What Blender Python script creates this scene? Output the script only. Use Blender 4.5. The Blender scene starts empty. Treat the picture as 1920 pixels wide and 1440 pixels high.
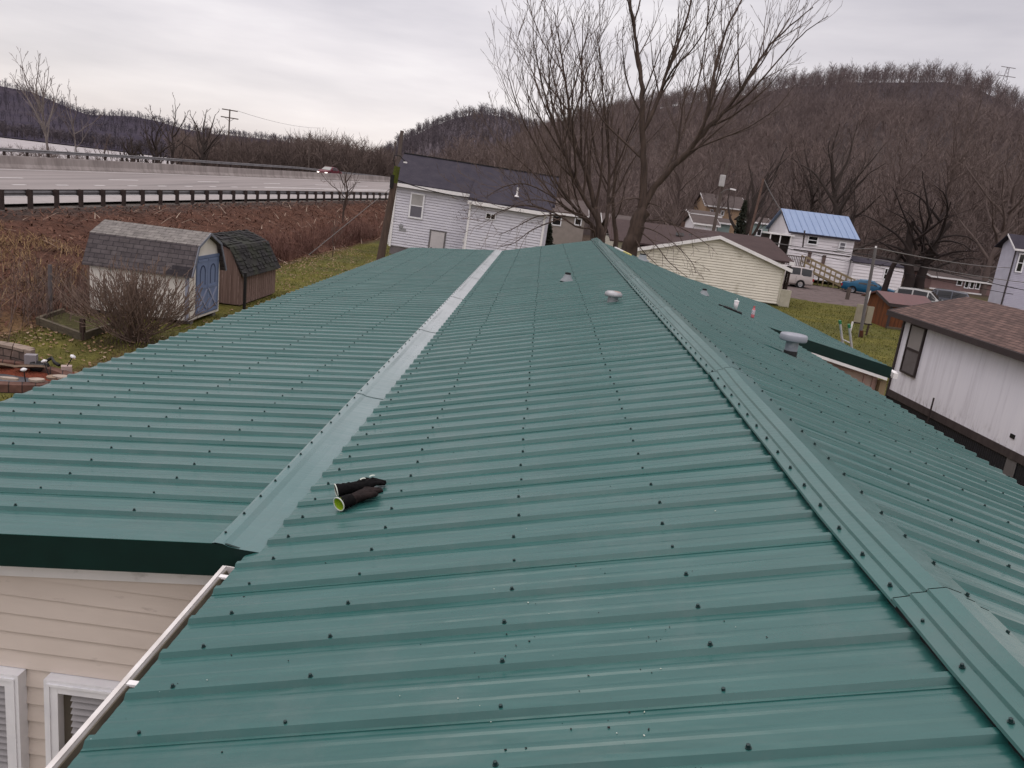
import bpy, bmesh, math, random
import numpy as np
from mathutils import Vector, Matrix, noise as mnoise
R = math.radians
S = bpy.context.scene
COL = S.collection
CAM_H = 4.9
# ------------------------------------------------------------------ camera model (pitch, roll, yaw) and point helpers
F_PX, CX, CY = 1442.0, 960.0, 720.0
def cam_basis():
    p, r = R(13.84), R(7.1)
    fwd = Vector((0, math.cos(p), -math.sin(p))); up = Vector((0, math.sin(p), math.cos(p))); rt = Vector((1, 0, 0))
    r2 = rt*math.cos(r) + up*math.sin(r); u2 = -rt*math.sin(r) + up*math.cos(r)
    d = (1023-CX)*r2 - (370-CY)*u2 + F_PX*fwd
    rz = Matrix.Rotation(math.atan2(d.x, d.y), 3, 'Z')
    return rz @ r2, rz @ u2, rz @ fwd
C_R, C_U, C_F = cam_basis()
CAM = Vector((0, 0, CAM_H))
def ray(px, py): return (px-CX)*C_R - (py-CY)*C_U + F_PX*C_F
def at(px, py, y):
    r = ray(px, py); return CAM + r*(y/r.y)
def atx(px, py, x):
    r = ray(px, py); return CAM + r*(x/r.x)
def atz(px, py, z=0.0):
    r = ray(px, py); return CAM + r*((z-CAM_H)/r.z)
cam = bpy.data.cameras.new('camera'); cam_o = bpy.data.objects.new('camera', cam); COL.objects.link(cam_o)
cam.sensor_width = 36; cam.lens = 36*F_PX/1920; cam.clip_start = 0.05; cam.clip_end = 12000
m = Matrix((C_R, C_U, -C_F)).transposed().to_4x4(); m.translation = CAM
cam_o.matrix_world = m
S.camera = cam_o
S.view_settings.view_transform = 'Standard'; S.view_settings.look = 'None'; S.view_settings.exposure = 0
# ------------------------------------------------------------------ materials
MATS = {}
def nodes_of(name):
    mt = bpy.data.materials.new(name); mt.use_nodes = True
    nt = mt.node_tree; b = nt.nodes['Principled BSDF']; MATS[name] = mt
    return mt, nt, b
def ramp(nt, fac, stops):
    n = nt.nodes.new('ShaderNodeValToRGB'); e = n.color_ramp.elements
    while len(e) < len(stops): e.new(0.5)
    for k, (p, c) in enumerate(stops):
        e[k].position = p; e[k].color = (*c, 1) if len(c) == 3 else c
    nt.links.new(fac, n.inputs[0]); return n.outputs[0]
def noise_n(nt, vec, scale, detail=4, rough=.55):
    n = nt.nodes.new('ShaderNodeTexNoise'); n.inputs['Scale'].default_value = scale
    n.inputs['Detail'].default_value = detail; n.inputs['Roughness'].default_value = rough
    if vec is not None: nt.links.new(vec, n.inputs['Vector'])
    return n.outputs['Fac']
def pos(nt, stretch=(1, 1, 1)):
    g = nt.nodes.new('ShaderNodeNewGeometry')
    mp = nt.nodes.new('ShaderNodeMapping'); mp.inputs['Scale'].default_value = stretch
    nt.links.new(g.outputs['Position'], mp.inputs['Vector']); return mp.outputs[0]
def mixc(nt, fac, a, b, typ='MIX'):
    n = nt.nodes.new('ShaderNodeMix'); n.data_type = 'RGBA'; n.blend_type = typ
    for sock, v in ((n.inputs[0], fac), (n.inputs[6], a), (n.inputs[7], b)):
        if isinstance(v, (int, float)): sock.default_value = v
        elif isinstance(v, tuple): sock.default_value = (*v, 1) if len(v) == 3 else v
        else: nt.links.new(v, sock)
    return n.outputs[2]
def bump(nt, b, h, strength, dist):
    n = nt.nodes.new('ShaderNodeBump'); n.inputs['Strength'].default_value = strength; n.inputs['Distance'].default_value = dist
    nt.links.new(h, n.inputs['Height']); nt.links.new(n.outputs[0], b.inputs['Normal'])
def mat(name, c1, c2=None, scale=3.0, rough=.6, spec=.35, bstr=0, bscale=40, bdist=.01, metal=0, stretch=(1, 1, 1), c3=None, s3=25, w3=(.55, .7), coat=0):
    if name in MATS: return MATS[name]
    mt, nt, b = nodes_of(name)
    c2 = c2 or tuple(v*.75 for v in c1)
    v = pos(nt, stretch)
    col = ramp(nt, noise_n(nt, v, scale), [(.3, c1), (.7, c2)])
    if c3:
        f = ramp(nt, noise_n(nt, v, s3, 5), [(w3[0], (0, 0, 0)), (w3[1], (1, 1, 1))])
        col = mixc(nt, f, col, c3)
    nt.links.new(col, b.inputs['Base Color'])
    b.inputs['Roughness'].default_value = rough; b.inputs['Specular IOR Level'].default_value = spec
    b.inputs['Metallic'].default_value = metal; b.inputs['Coat Weight'].default_value = coat
    if bstr: bump(nt, b, noise_n(nt, v, bscale, 4), bstr, bdist)
    return mt
def brick(name, c1, c2, mort, u, v, w, h, mortar=.01, rough=.85, bstr=.4, noise_s=6, stain=None):
    mt, nt, b = nodes_of(name)
    g = nt.nodes.new('ShaderNodeNewGeometry')
    cm = nt.nodes.new('ShaderNodeCombineXYZ')
    for k, ax in enumerate((u, v)):
        d = nt.nodes.new('ShaderNodeVectorMath'); d.operation = 'DOT_PRODUCT'; d.inputs[1].default_value = ax
        nt.links.new(g.outputs['Position'], d.inputs[0]); nt.links.new(d.outputs['Value'], cm.inputs[k])
    t = nt.nodes.new('ShaderNodeTexBrick'); nt.links.new(cm.outputs[0], t.inputs['Vector'])
    t.inputs['Color1'].default_value = (*c1, 1); t.inputs['Color2'].default_value = (*c2, 1); t.inputs['Mortar'].default_value = (*mort, 1)
    t.inputs['Scale'].default_value = 1; t.inputs['Mortar Size'].default_value = mortar
    t.inputs['Brick Width'].default_value = w; t.inputs['Row Height'].default_value = h
    n = noise_n(nt, g.outputs['Position'], noise_s, 5)
    col = mixc(nt, .8, t.outputs['Color'], ramp(nt, n, [(.3, (.6, .6, .6)), (.7, (1.25, 1.25, 1.25))]), 'MULTIPLY')
    if stain:
        col = mixc(nt, ramp(nt, noise_n(nt, g.outputs['Position'], 1.3, 5), [(.45, (0, 0, 0)), (.7, (.8, .8, .8))]), col, stain)
    nt.links.new(col, b.inputs['Base Color']); b.inputs['Roughness'].default_value = rough; b.inputs['Specular IOR Level'].default_value = .2
    inv = nt.nodes.new('ShaderNodeMath'); inv.operation = 'SUBTRACT'; inv.inputs[0].default_value = 1; nt.links.new(t.outputs['Fac'], inv.inputs[1])
    bump(nt, b, inv.outputs[0], bstr, .01)
    return mt
# ------------------------------------------------------------------ mesh builder and object bookkeeping
ORIG = {}
class MB:
    def __init__(s): s.v = []; s.f = []
    def add(s, vs, fs):
        o = len(s.v); s.v += [tuple(x) for x in vs]; s.f += [tuple(i+o for i in f) for f in fs]; return s
    def quad(s, a, b, c, d): return s.add((a, b, c, d), ((0, 1, 2, 3),))
    def tri(s, a, b, c): return s.add((a, b, c), ((0, 1, 2),))
    def box(s, c, sz, rz=0, M=None):
        hx, hy, hz = sz[0]/2, sz[1]/2, sz[2]/2
        vs = [Vector((x, y, z)) for x in (-hx, hx) for y in (-hy, hy) for z in (-hz, hz)]
        if M is not None: vs = [M @ v for v in vs]
        elif rz: q = Matrix.Rotation(rz, 3, 'Z'); vs = [q @ v for v in vs]
        c = Vector(c); vs = [v+c for v in vs]
        return s.add(vs, ((0, 1, 3, 2), (4, 6, 7, 5), (0, 4, 5, 1), (2, 3, 7, 6), (0, 2, 6, 4), (1, 5, 7, 3)))
    def bb(s, lo, hi): return s.box([(a+b)/2 for a, b in zip(lo, hi)], [abs(b-a) for a, b in zip(lo, hi)])
    def bar(s, a, b, w, h=None):
        a, b = Vector(a), Vector(b); d = b-a; L = d.length
        if L < 1e-6: return s
        q = d.to_track_quat('X', 'Z').to_matrix()
        return s.box((a+b)/2, (L, w, h or w), M=q)
    def tube(s, pts, rs, n=6, cap=True):
        pts = [Vector(p) for p in pts]; k = len(pts)
        if not hasattr(rs, '__len__'): rs = [rs]*k
        o = len(s.v); ref = None
        for i, p in enumerate(pts):
            d = (pts[min(i+1, k-1)]-pts[max(i-1, 0)])
            if d.length < 1e-9: d = Vector((0, 0, 1))
            d.normalize()
            if ref is None: ref = d.orthogonal().normalized()
            ref = (ref - d*ref.dot(d))
            if ref.length < 1e-6: ref = d.orthogonal()
            ref.normalize(); b2 = d.cross(ref)
            for j in range(n):
                a = 2*math.pi*j/n; q = p + (ref*math.cos(a)+b2*math.sin(a))*rs[i]; s.v.append((q.x, q.y, q.z))
        for i in range(k-1):
            for j in range(n):
                j2 = (j+1) % n; s.f.append((o+i*n+j, o+i*n+j2, o+(i+1)*n+j2, o+(i+1)*n+j))
        if cap and n > 2:
            s.f.append(tuple(o+j for j in range(n))[::-1]); s.f.append(tuple(o+(k-1)*n+j for j in range(n)))
        return s
    def lathe(s, prof, c, n=24, M=None):
        o = len(s.v); c = Vector(c)
        for r, z in prof:
            for j in range(n):
                a = 2*math.pi*j/n; v = Vector((r*math.cos(a), r*math.sin(a), z))
                if M is not None: v = M @ v
                v = v + c; s.v.append((v.x, v.y, v.z))
        for i in range(len(prof)-1):
            for j in range(n):
                j2 = (j+1) % n; s.f.append((o+i*n+j, o+i*n+j2, o+(i+1)*n+j2, o+(i+1)*n+j))
        return s
    def prism(s, poly, ext):
        ext = Vector(ext); n = len(poly); a = [Vector(p) for p in poly]; b = [p+ext for p in a]
        return s.add(a+b, [tuple(range(n)), tuple(range(2*n-1, n-1, -1))] + [(i, i+n, (i+1) % n+n, (i+1) % n) for i in range(n)])
    def grid(s, rows):
        o = len(s.v); n = len(rows[0])
        for r in rows: s.v += [tuple(p) for p in r]
        for i in range(len(rows)-1):
            for j in range(n-1): s.f.append((o+i*n+j, o+i*n+j+1, o+(i+1)*n+j+1, o+(i+1)*n+j))
        return s
    def build(s, name, mt, parent=None, smooth=False, local=False, fix=False):
        off = Vector((0, 0, 0))
        if parent is not None: off = Vector((0, 0, 0)) if local else ORIG[parent.name]
        me = bpy.data.meshes.new(name)
        me.from_pydata([(x-off.x, y-off.y, z-off.z) for x, y, z in s.v], [], s.f); me.update()
        if fix:
            bm = bmesh.new(); bm.from_mesh(me); bmesh.ops.remove_doubles(bm, verts=bm.verts, dist=1e-5)
            bmesh.ops.recalc_face_normals(bm, faces=bm.faces); bm.to_mesh(me); bm.free()
        if smooth: me.polygons.foreach_set('use_smooth', [True]*len(me.polygons))
        me.materials.append(mt)
        o = bpy.data.objects.new(name, me); COL.objects.link(o)
        if parent is not None: o.parent = parent
        ORIG[o.name] = off
        return o
def tag(o, label=None, cat=None, group=None, kind=None):
    if label: o['label'] = label
    if cat: o['category'] = cat
    if group: o['group'] = group
    if kind: o['kind'] = kind
    return o
def thing(name, label, cat, loc, rz=0, group=None):
    o = bpy.data.objects.new(name, None); COL.objects.link(o); o.location = loc; o.rotation_euler = (0, 0, rz)
    o.empty_display_size = .2
    ORIG[o.name] = Vector(loc)
    return tag(o, label, cat, group)
def one(mb, name, mt, label, cat, group=None, smooth=False, kind=None, fix=False, base=None):
    o = mb.build(name, mt, None, smooth, fix=fix)
    if base is not None:
        b = Vector(base)
        o.data.transform(Matrix.Translation(-b)); o.location = b
    return tag(o, label, cat, group, kind)
def kids(o): return [c for c in o.children]
def copy_tree(o, parent=None):
    c = o.copy(); COL.objects.link(c); c.parent = parent
    for ch in kids(o): copy_tree(ch, c)
    return c
def lap(mb, z0, z1, step, ext, T, d=.012, gap=0):
    """lapped siding: ext(z)->(u0,u1); T(u,out,z)->world"""
    z = z0
    while z < z1-1e-4:
        zb = min(z+step, z1); a0, a1 = ext(z+1e-3); b0, b1 = ext(zb-1e-3)
        if gap and a1-a0 > .02:
            zg = z+gap
            mb.quad(T(a0, 0, z), T(a1, 0, z), T(b1, 0, zb), T(b0, 0, zb))
            mb.quad(T(a0, d, zg), T(a1, d, zg), T(b1, d*.6, zb), T(b0, d*.6, zb)); mb.quad(T(b0, d*.6, zb), T(b1, d*.6, zb), T(b1, 0, zb), T(b0, 0, zb))
            mb.quad(T(a0, 0, zg), T(a1, 0, zg), T(a1, d, zg), T(a0, d, zg))
        elif a1-a0 > .02:
            mb.quad(T(a0, d, z), T(a1, d, z), T(b1, 0, zb), T(b0, 0, zb))
            mb.quad(T(a0, 0, z), T(a1, 0, z), T(a1, d, z), T(a0, d, z))
        z = zb
    return mb
def smoothstep(t): t = max(0., min(1., t)); return t*t*(3-2*t)
def interp(x, tab):
    if x <= tab[0][0]: return tab[0][1]
    for (a, va), (b, vb) in zip(tab, tab[1:]):
        if x <= b: return va+(vb-va)*(x-a)/(b-a)
    return tab[-1][1]
# palette
GREEN = None
def make_green(name, c1, c2, rough, spec, stretch=(2.2, 14, 2), coat=.24, fade=None):
    mt, nt, b = nodes_of(name)
    v = pos(nt, stretch); p0 = pos(nt)
    col = ramp(nt, noise_n(nt, v, 1.0, 5), [(.3, c1), (.72, c2)])
    f = ramp(nt, noise_n(nt, p0, 1.3, 6, .7), [(.5, (0, 0, 0)), (.85, (.22, .22, .22))])
    col = mixc(nt, f, col, tuple(min(1, x*1.2+.02) for x in c1))
    w = ramp(nt, noise_n(nt, p0, 42, 3, .5), [(.80, (0, 0, 0)), (.815, (1, 1, 1))])     # specks of swarf and bird lime
    col = mixc(nt, w, col, (.42, .47, .46))
    dk = ramp(nt, noise_n(nt, pos(nt, (1.3, 1.1, 1)), 37, 3, .5), [(.19, (1, 1, 1)), (.205, (0, 0, 0))])
    col = mixc(nt, dk, col, (.01, .015, .015))
    if fade:                                                             # paler toward the far end: sky reflection painted into the colour
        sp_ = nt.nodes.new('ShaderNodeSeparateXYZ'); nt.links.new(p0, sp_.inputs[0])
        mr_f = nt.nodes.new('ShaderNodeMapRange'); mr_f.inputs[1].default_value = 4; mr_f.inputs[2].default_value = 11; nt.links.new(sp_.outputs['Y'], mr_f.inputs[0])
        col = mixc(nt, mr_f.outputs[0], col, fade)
    ft = ramp(nt, noise_n(nt, pos(nt, (1.0, .8, 1)), 2.6, 7, .75), [(.5, (0, 0, 0)), (.78, (.5, .5, .5))])
    col = mixc(nt, ft, col, (.065, .105, .098))                           # dusty scuffs
    nt.links.new(col, b.inputs['Base Color'])
    r = ramp(nt, noise_n(nt, v, .7, 4), [(.3, (rough-.05,)*3), (.7, (rough+.07,)*3)]); nt.links.new(r, b.inputs['Roughness'])
    b.inputs['Specular IOR Level'].default_value = spec; b.inputs['Coat Weight'].default_value = coat; b.inputs['Coat Roughness'].default_value = .2
    h = noise_n(nt, pos(nt, (1, 3, 1)), 2.2, 3)
    bump(nt, b, h, .30, .03)
    return mt
M_GREEN = make_green('green_painted_steel', (.010, .070, .062), (.018, .090, .081), .30, .45)
M_VALLEY = make_green('sky_sheen_green_flashing', (.040, .112, .108), (.062, .138, .134), .30, .6, stretch=(3, 1.5, 1), fade=(.30, .33, .335))
M_CAP = make_green('green_ridge_flashing', (.018, .082, .073), (.028, .10, .091), .30, .42, stretch=(4, 1, 2))
M_DKGREEN = mat('dark_green_trim', (.0025, .020, .017), (.002, .015, .013), 6, .5, .25)
M_WHITE = mat('white_vinyl', (.78, .76, .75), (.68, .67, .66), 4, .45, .4, c3=(.33, .31, .29), s3=9, w3=(.6, .85))
M_FRAME = mat('white_window_frame', (.78, .78, .79), (.68, .68, .70), 7, .4, .4)
M_TAN = mat('tan_vinyl_siding', (.61, .535, .47), (.55, .48, .42), 2.2, .55, .3, bstr=.05, bscale=90, c3=(.2, .16, .14), s3=7, w3=(.66, .9), stretch=(1, 1, 3))
M_SCREW = mat('green_screw_head', (.010, .032, .031), (.006, .020, .020), 80, .4, .35)
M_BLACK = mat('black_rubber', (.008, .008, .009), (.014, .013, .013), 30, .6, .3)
M_GLASS = mat('window_glass', (.03, .035, .04), (.05, .055, .06), 2, .08, .6)
M_DARKGLASS = mat('dark_glass', (.008, .009, .01), (.014, .014, .016), 2, .06, .5)
M_BARK = mat('tree_bark', (.088, .063, .051), (.045, .034, .029), 3, .9, .1, bstr=.5, bscale=30, bdist=.02, stretch=(3, 3, .6))
M_TWIG = mat('twig_bark', (.135, .100, .083), (.088, .066, .057), 6, .9, .1)
M_WOODPOST = mat('weathered_post_wood', (.075, .05, .042), (.04, .028, .024), 6, .9, .1, bstr=.4, bscale=40, stretch=(4, 4, .5))
M_GREYWOOD = mat('grey_pole_wood', (.13, .105, .092), (.075, .06, .053), 5, .9, .1, bstr=.4, bscale=40, stretch=(4, 4, .4))
M_STEEL = mat('galvanised_steel', (.32, .33, .34), (.24, .25, .26), 9, .42, .5, metal=.5)
M_WIRE = mat('cable_black', (.018, .016, .016), None, 4, .7, .2)
M_WIREL = mat('cable_grey', (.16, .15, .145), None, 4, .7, .2)
# ================================================================== the green-roofed home
PITCH = .2286
Y0, Y1 = -1.6, 23.6
def xp(y): return interp(y, [(2.9, 1.43), (4, 1.465), (5.6, 1.509), (10.6, 1.549), (23.6, 1.675)])
def zpk(y): return 3.161 + .2406*(xp(y)+1.152)
def eaveL(y): return (-1.152, 3.161) if y < 3.2 else (-1.09, 3.176)
def eaveR(y): return (interp(y, [(-2, 3.62), (5.66, 3.9), (8.97, 4.21), (14, 4.3), (23.6, 4.4)]),
                      interp(y, [(0, 3.2), (6, 3.2), (9, 3.13), (14, 3.10), (23.6, 3.08)]))
def planeL(x, y):
    ex, ez = eaveL(y); return ez + (zpk(y)-ez)*(x-ex)/(xp(y)-ex)
def planeR(x, y):
    ex, ez = eaveR(y); return ez + (zpk(y)-ez)*(x-ex)/(xp(y)-ex)
def planeW(x): return 3.186 - .093*(-1.09-x)
def planeRW(x): return 3.055 - .19*(x-4.508)
def rib_rows(ya, yb):
    seq = []
    k = int((ya-1.707)/PITCH)-1
    while 1.707+k*PITCH < yb+PITCH:
        y = 1.707+k*PITCH
        lapped = k % 4 == 1                                # every fourth rib carries the overlap of two sheets
        for dy, dz in ((-.036, 0), (-.024, .019), (0, .019), (.018, 0), (.055, 0), (.067, .0016), (.077, .0016), (.089, 0), (.131, 0), (.143, .0016), (.153, .0016), (.165, 0)):
            if lapped and dy == -.036: seq += [(y-.047, 0), (y-.0465, .0032), (y-.036, .0036)]; continue
            seq.append((y+dy, dz+(.0030 if lapped and -.03 < dy < .001 else 0)))
        k += 1
    seq = [q for q in seq if ya < q[0] < yb]
    return [(ya, 0)] + seq + [(yb, 0)]
def ribbed(ya, yb, fa, fb, n=14, seed=0):
    """sheet between edge curves fa(y), fb(y) -> (x,z)"""
    mb = MB(); rows = []
    for y, dz in rib_rows(ya, yb):
        (xa, za), (xb, zb) = fa(y), fb(y); row = []
        for i in range(n+1):
            t = i/n; x = xa+(xb-xa)*t
            w = mnoise.noise(Vector((x*1.1+seed, y*2.3, 3.1)))*.0035 if dz < .01 else mnoise.noise(Vector((x*.8+seed, y*.9, 7.7)))*.002
            row.append((x, y, za+(zb-za)*t+dz+w))
        rows.append(row)
    return mb.grid(rows)
home = thing('mobile_home', 'long home under a green ribbed metal roof with tan siding and white framed windows', 'house', (0, 8, 0))
slopeL = ribbed(Y0, 3.2, eaveL, lambda y: (xp(y)-.01, zpk(y)-.002), 20)
t2 = ribbed(3.2, Y1, eaveL, lambda y: (xp(y)-.01, zpk(y)-.002), 14)
slopeL.add(t2.v, t2.f)
slopeL = slopeL.build('roof_slope', M_GREEN, home)
slopeR = ribbed(Y0, Y1, lambda y: (xp(y)+.01, zpk(y)-.002), eaveR, 14, 5).build('roof_slope', M_GREEN, home)
def wl(y): return (-3.87, planeW(-3.87))
wingL = ribbed(3.2, Y1, wl, lambda y: (-1.287, planeW(-1.287)), 16, 9).build('wing_roof', M_GREEN, home)
def rwo(y): x = interp(y, [(14.07, 6.68), (23.6, 7.04)]); return (x, planeRW(x))
wingR = ribbed(14.07, Y1, lambda y: (4.12, planeRW(4.12)+.006), rwo, 10, 13).build('wing_roof', M_GREEN, home)
# ridge cap: sections of folded sheet lapping each other
PROF = [(-.158, .014), (-.155, .022), (-.108, .035), (-.103, .046), (-.058, .058), (-.053, .069), (0, .082), (.053, .069), (.058, .058), (.103, .046), (.108, .035), (.155, .022), (.158, .014)]
seams = [-1.6, 2.265, 5.52, 8.75, 11.95, 15.15, 18.35, 21.5, 23.66]
cap = MB(); seam_lines = []
for a, b in zip(seams, seams[1:]):
    rows = []; nseg = max(3, int((b-a)/.35))
    for i in range(nseg+1):
        y = a + (b+.03-a)*i/nseg; lift = .004 if i == 0 else (.002 if i == nseg else 0)
        row = []
        for dx, dz in PROF:
            base = zpk(y)
            zz = base + (dz-.078) + .055
            row.append((xp(y)+dx, y, zz + (.008 if i == nseg else 0) + mnoise.noise(Vector((dx*9, y*1.7, a)))*.003))
        rows.append(row)
    cap.grid(rows)
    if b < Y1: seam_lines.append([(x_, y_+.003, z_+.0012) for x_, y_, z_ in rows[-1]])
cap_o = cap.build('ridge_cap', M_CAP, home)
for s_ in seam_lines: MB().grid([s_, [(x_, y_+.006, z_-.007) for x_, y_, z_ in s_]]).build('lap_shadow', M_BLACK, cap_o)  # black strips painted in as the shadow of the gap at each lap
# dark closure strips seen under the cap edges
for s in (-1, 1):
    rows = []
    yy = Y0
    while yy < Y1:
        x = xp(yy)+s*.138; f = planeL if s < 0 else planeR
        rows.append([(x, yy, f(x, yy)-.004), (x, yy, zpk(yy)-.004)]); yy += .4
    MB().grid(rows).build('closure_strip', M_BLACK, home)
# valley flashing between the main roof and the left wing
vs = [3.186, 5.95, 9.05, 12.2, 15.3, 18.4, 21.5, 23.64]
vm = MB()
for a, b in zip(vs, vs[1:]):
    rows = []; nseg = 12
    for i in range(nseg+1):
        y = a+(b+.02-a)*i/nseg; row = []
        for k, (x, z) in enumerate(((-1.315, planeW(-1.315)+.024), (-1.30, planeW(-1.30)+.027), (-1.265, planeW(-1.265)+.022), (-1.235, 3.182), (-1.17, 3.174), (-1.11, 3.172), (-1.085, 3.171), (-1.0, planeL(-1.0, 4)-.010))):
            wob = mnoise.noise(Vector((x*6, y*.9, 2.2)))*.010 if 2 < k < 7 else 0
            row.append((x, y, z + wob + (.004 if i == 0 else 0)))
        rows.append(row)
    vm.grid(rows)
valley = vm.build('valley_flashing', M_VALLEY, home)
# smeared sealant along the joint of the right wing
M_SEAL = mat('sealant_smear', (.36, .42, .43), (.16, .26, .26), 5, .5, .4, c3=(.07, .15, .14), s3=11, w3=(.45, .6))
rows = []
y = 14.1
while y < 23.5:
    w = .045+.03*mnoise.noise(Vector((y*2.1, 0, 1)))
    xc = 4.14+.02*mnoise.noise(Vector((y*1.1, 4, 1)))
    rows.append([(xc-w, y, planeRW(xc-w)+.012), (xc, y, planeRW(xc)+.032), (xc+w, y, planeRW(xc+w)+.024)]); y += .08
MB().grid(rows).build('sealant_strip', M_SEAL, home)
# fascia, rake trim and walls
rake = MB()
rake.prism([(-3.9, 3.19, planeW(-3.9)+.022), (-1.25, 3.19, planeW(-1.25)+.022), (-1.17, 3.19, 3.176), (-1.06, 3.19, 3.172), (-1.06, 3.19, 3.06), (-1.16, 3.19, planeW(-1.16)-.12), (-1.3, 3.19, planeW(-1.3)-.14), (-3.9, 3.19, planeW(-3.9)-.14)], (0, .012, 0))
rake.build('rake_fascia', M_DKGREEN, home)
flange = MB().prism([(-3.88, 3.188, planeW(-3.88)+.0235), (-1.316, 3.188, planeW(-1.316)+.0235), (-1.316, 3.3, planeW(-1.316)+.0235), (-3.88, 3.3, planeW(-3.88)+.0235)], (0, 0, .003))
flange.build('rake_flange', M_GREEN, home)
soff = MB().prism([(-3.9, 3.2, planeW(-3.9)-.128), (-1.2, 3.2, planeW(-1.2)-.128), (-1.2, 3.2, planeW(-1.2)-.136), (-3.9, 3.2, planeW(-3.9)-.136)], (0, .16, 0))
soff.build('soffit', M_DKGREEN, home)
wt = MB().prism([(-3.8, 3.318, planeW(-3.8)-.18), (-1.13, 3.318, planeW(-1.13)-.18), (-1.13, 3.318, planeW(-1.13)-.262), (-3.8, 3.318, planeW(-3.8)-.262)], (0, .03, 0))
wt.build('wall_trim', M_WHITE, home)
def Tm(u, out, z): return (u, 3.36-out, z)
sw = MB(); lap(sw, .45, 3.02, .1016, lambda z: (-3.72, -1.0) if z < planeW(-3.72)-.2 else (max(-3.72, -1.09-(3.186-.2-z)/.093), -1.0), Tm, .017)
sw.build('siding_wall', M_TAN, home)
body = MB(); body.bb((-.95, Y0, 0), (3.3, Y1-.4, 3.05)); body.build('house_body', M_TAN, home)
wb = MB(); wb.bb((-3.7, 3.375, 0), (-.96, Y1-.4, 2.72)); wb.build('wing_body', M_TAN, home)
# windows in the siding wall
M_BLIND = mat('window_blind', (.30, .29, .29), (.25, .24, .24), 5, .5, .3)
M_SHADE = mat('window_shade_interior', (.11, .095, .075), (.075, .065, .05), 4, .8, .1)
def house_window(x0, x1, z0, z1):
    fw = .07; fr = MB(); y = 3.33
    for lo, hi in (((x0, y-.045, z0), (x0+fw, y+.02, z1)), ((x1-fw, y-.045, z0), (x1, y+.02, z1)), ((x0+fw, y-.044, z1-fw), (x1-fw, y+.02, z1)), ((x0+fw, y-.044, z0), (x1-fw, y+.02, z0+fw))): fr.bb(lo, hi)
    for lo, hi in (((x0+.018, y-.052, z0+.018), (x0+.032, y-.045, z1-.018)), ((x1-.032, y-.052, z0+.018), (x1-.018, y-.045, z1-.018)), ((x0+.032, y-.052, z1-.032), (x1-.032, y-.045, z1-.018))): fr.bb(lo, hi)
    w = fr.build('window', M_FRAME, home)
    zm = z0+(z1-z0)*.55
    s2 = MB(); s2.bb((x0+fw, y-.036, zm-.02), (x1-fw, y+.002, zm+.012)); s2.build('meeting_rail', M_FRAME, w)
    g = MB(); g.quad((x0+fw, y+.004, z0+fw), (x1-fw, y+.004, z0+fw), (x1-fw, y+.004, z1-fw), (x0+fw, y+.004, z1-fw)); 
    bl = MB(); z = z0+fw
    while z < z1-fw-.02:
        bl.quad((x0+fw+.055, y-.030, z), (x1-fw-.008, y-.030, z), (x1-fw-.008, y-.004, z+.026), (x0+fw+.055, y-.004, z+.026)); z += .038
    bl.build('blind', M_BLIND, w); g.build('interior_shade', M_SHADE, w)
house_window(-3.25, -2.315, .95, 2.275); house_window(-2.185, -1.25, .95, 2.275)
# gutter along the left eave
gut = MB(); gy0, gy1 = -1.6, 3.13
for (xa, za), (xb, zb) in zip([(-1.05, 3.11), (-1.05, 3.03), (-1.15, 3.02), (-1.20, 3.06), (-1.22, 3.115)], [(-1.05, 3.03), (-1.15, 3.02), (-1.20, 3.06), (-1.22, 3.115), (-1.236, 3.117)]):
    gut.prism([(xa, gy0, za), (xb, gy0, zb), (xb-.002, gy0, zb+.003), (xa-.002, gy0, za+.003)], (0, gy1-gy0, 0))
gut.prism([(-1.05, gy1, 3.11), (-1.05, gy1, 3.03), (-1.15, gy1, 3.02), (-1.20, gy1, 3.06), (-1.23, gy1, 3.117)], (0, .006, 0))
M_GUTIN = mat('white_gutter', (.64, .62, .60), (.48, .45, .42), 9, .4, .4)
gut_o = gut.build('gutter', M_GUTIN, home)
for y in (.35, 1.32, 2.28, 3.05):
    h = MB(); h.bb((-1.222, y-.012, 3.104), (-1.06, y+.012, 3.114)); h.build('hanger', M_WHITE, gut_o)
M_GUTDIRT = mat('gutter_silt', (.13, .115, .085), (.07, .06, .045), 12, .9, .1)
MB().bb((-1.145, gy0+.02, 3.024), (-1.056, gy1-.02, 3.040)).build('gutter_silt', M_GUTDIRT, gut_o)
MB().prism([(-1.192, gy0+.02, 3.055), (-1.214, gy0+.02, 3.108), (-1.209, gy0+.02, 3.108), (-1.187, gy0+.02, 3.055)], (0, gy1-gy0-.04, 0)).build('gutter_grime', M_GUTDIRT, gut_o)
# right wing front: dark rake, white strip, pinkish wall, post, gutter end
rk = MB().prism([(4.15, 14.05, planeRW(4.15)+.02), (6.7, 14.05, planeRW(6.7)+.02), (6.7, 14.05, planeRW(6.7)-.19), (4.15, 14.05, planeRW(4.15)-.16)], (0, .014, 0)); rk.build('rake_fascia', M_DKGREEN, home)
MB().prism([(4.1, 14.052, planeRW(4.1)-.17), (6.66, 14.052, planeRW(6.66)-.19), (6.66, 14.052, planeRW(6.66)-.245), (4.1, 14.052, planeRW(4.1)-.225)], (0, .02, 0)).build('wall_trim', M_WHITE, home)
M_PINK = mat('pinkish_painted_panel', (.46, .34, .29), (.40, .29, .25), 3, .6, .3)
M_PINKT = mat('pinkish_trim', (.42, .27, .235), (.36, .225, .2), 5, .5, .3)
MB().prism([(3.3, 14.3, 0), (6.6, 14.3, 0), (6.6, 14.3, planeRW(6.6)-.25), (3.3, 14.3, planeRW(3.3)-.25)], (0, 8.8, 0)).build('wing_body', M_PINK, home)
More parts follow.
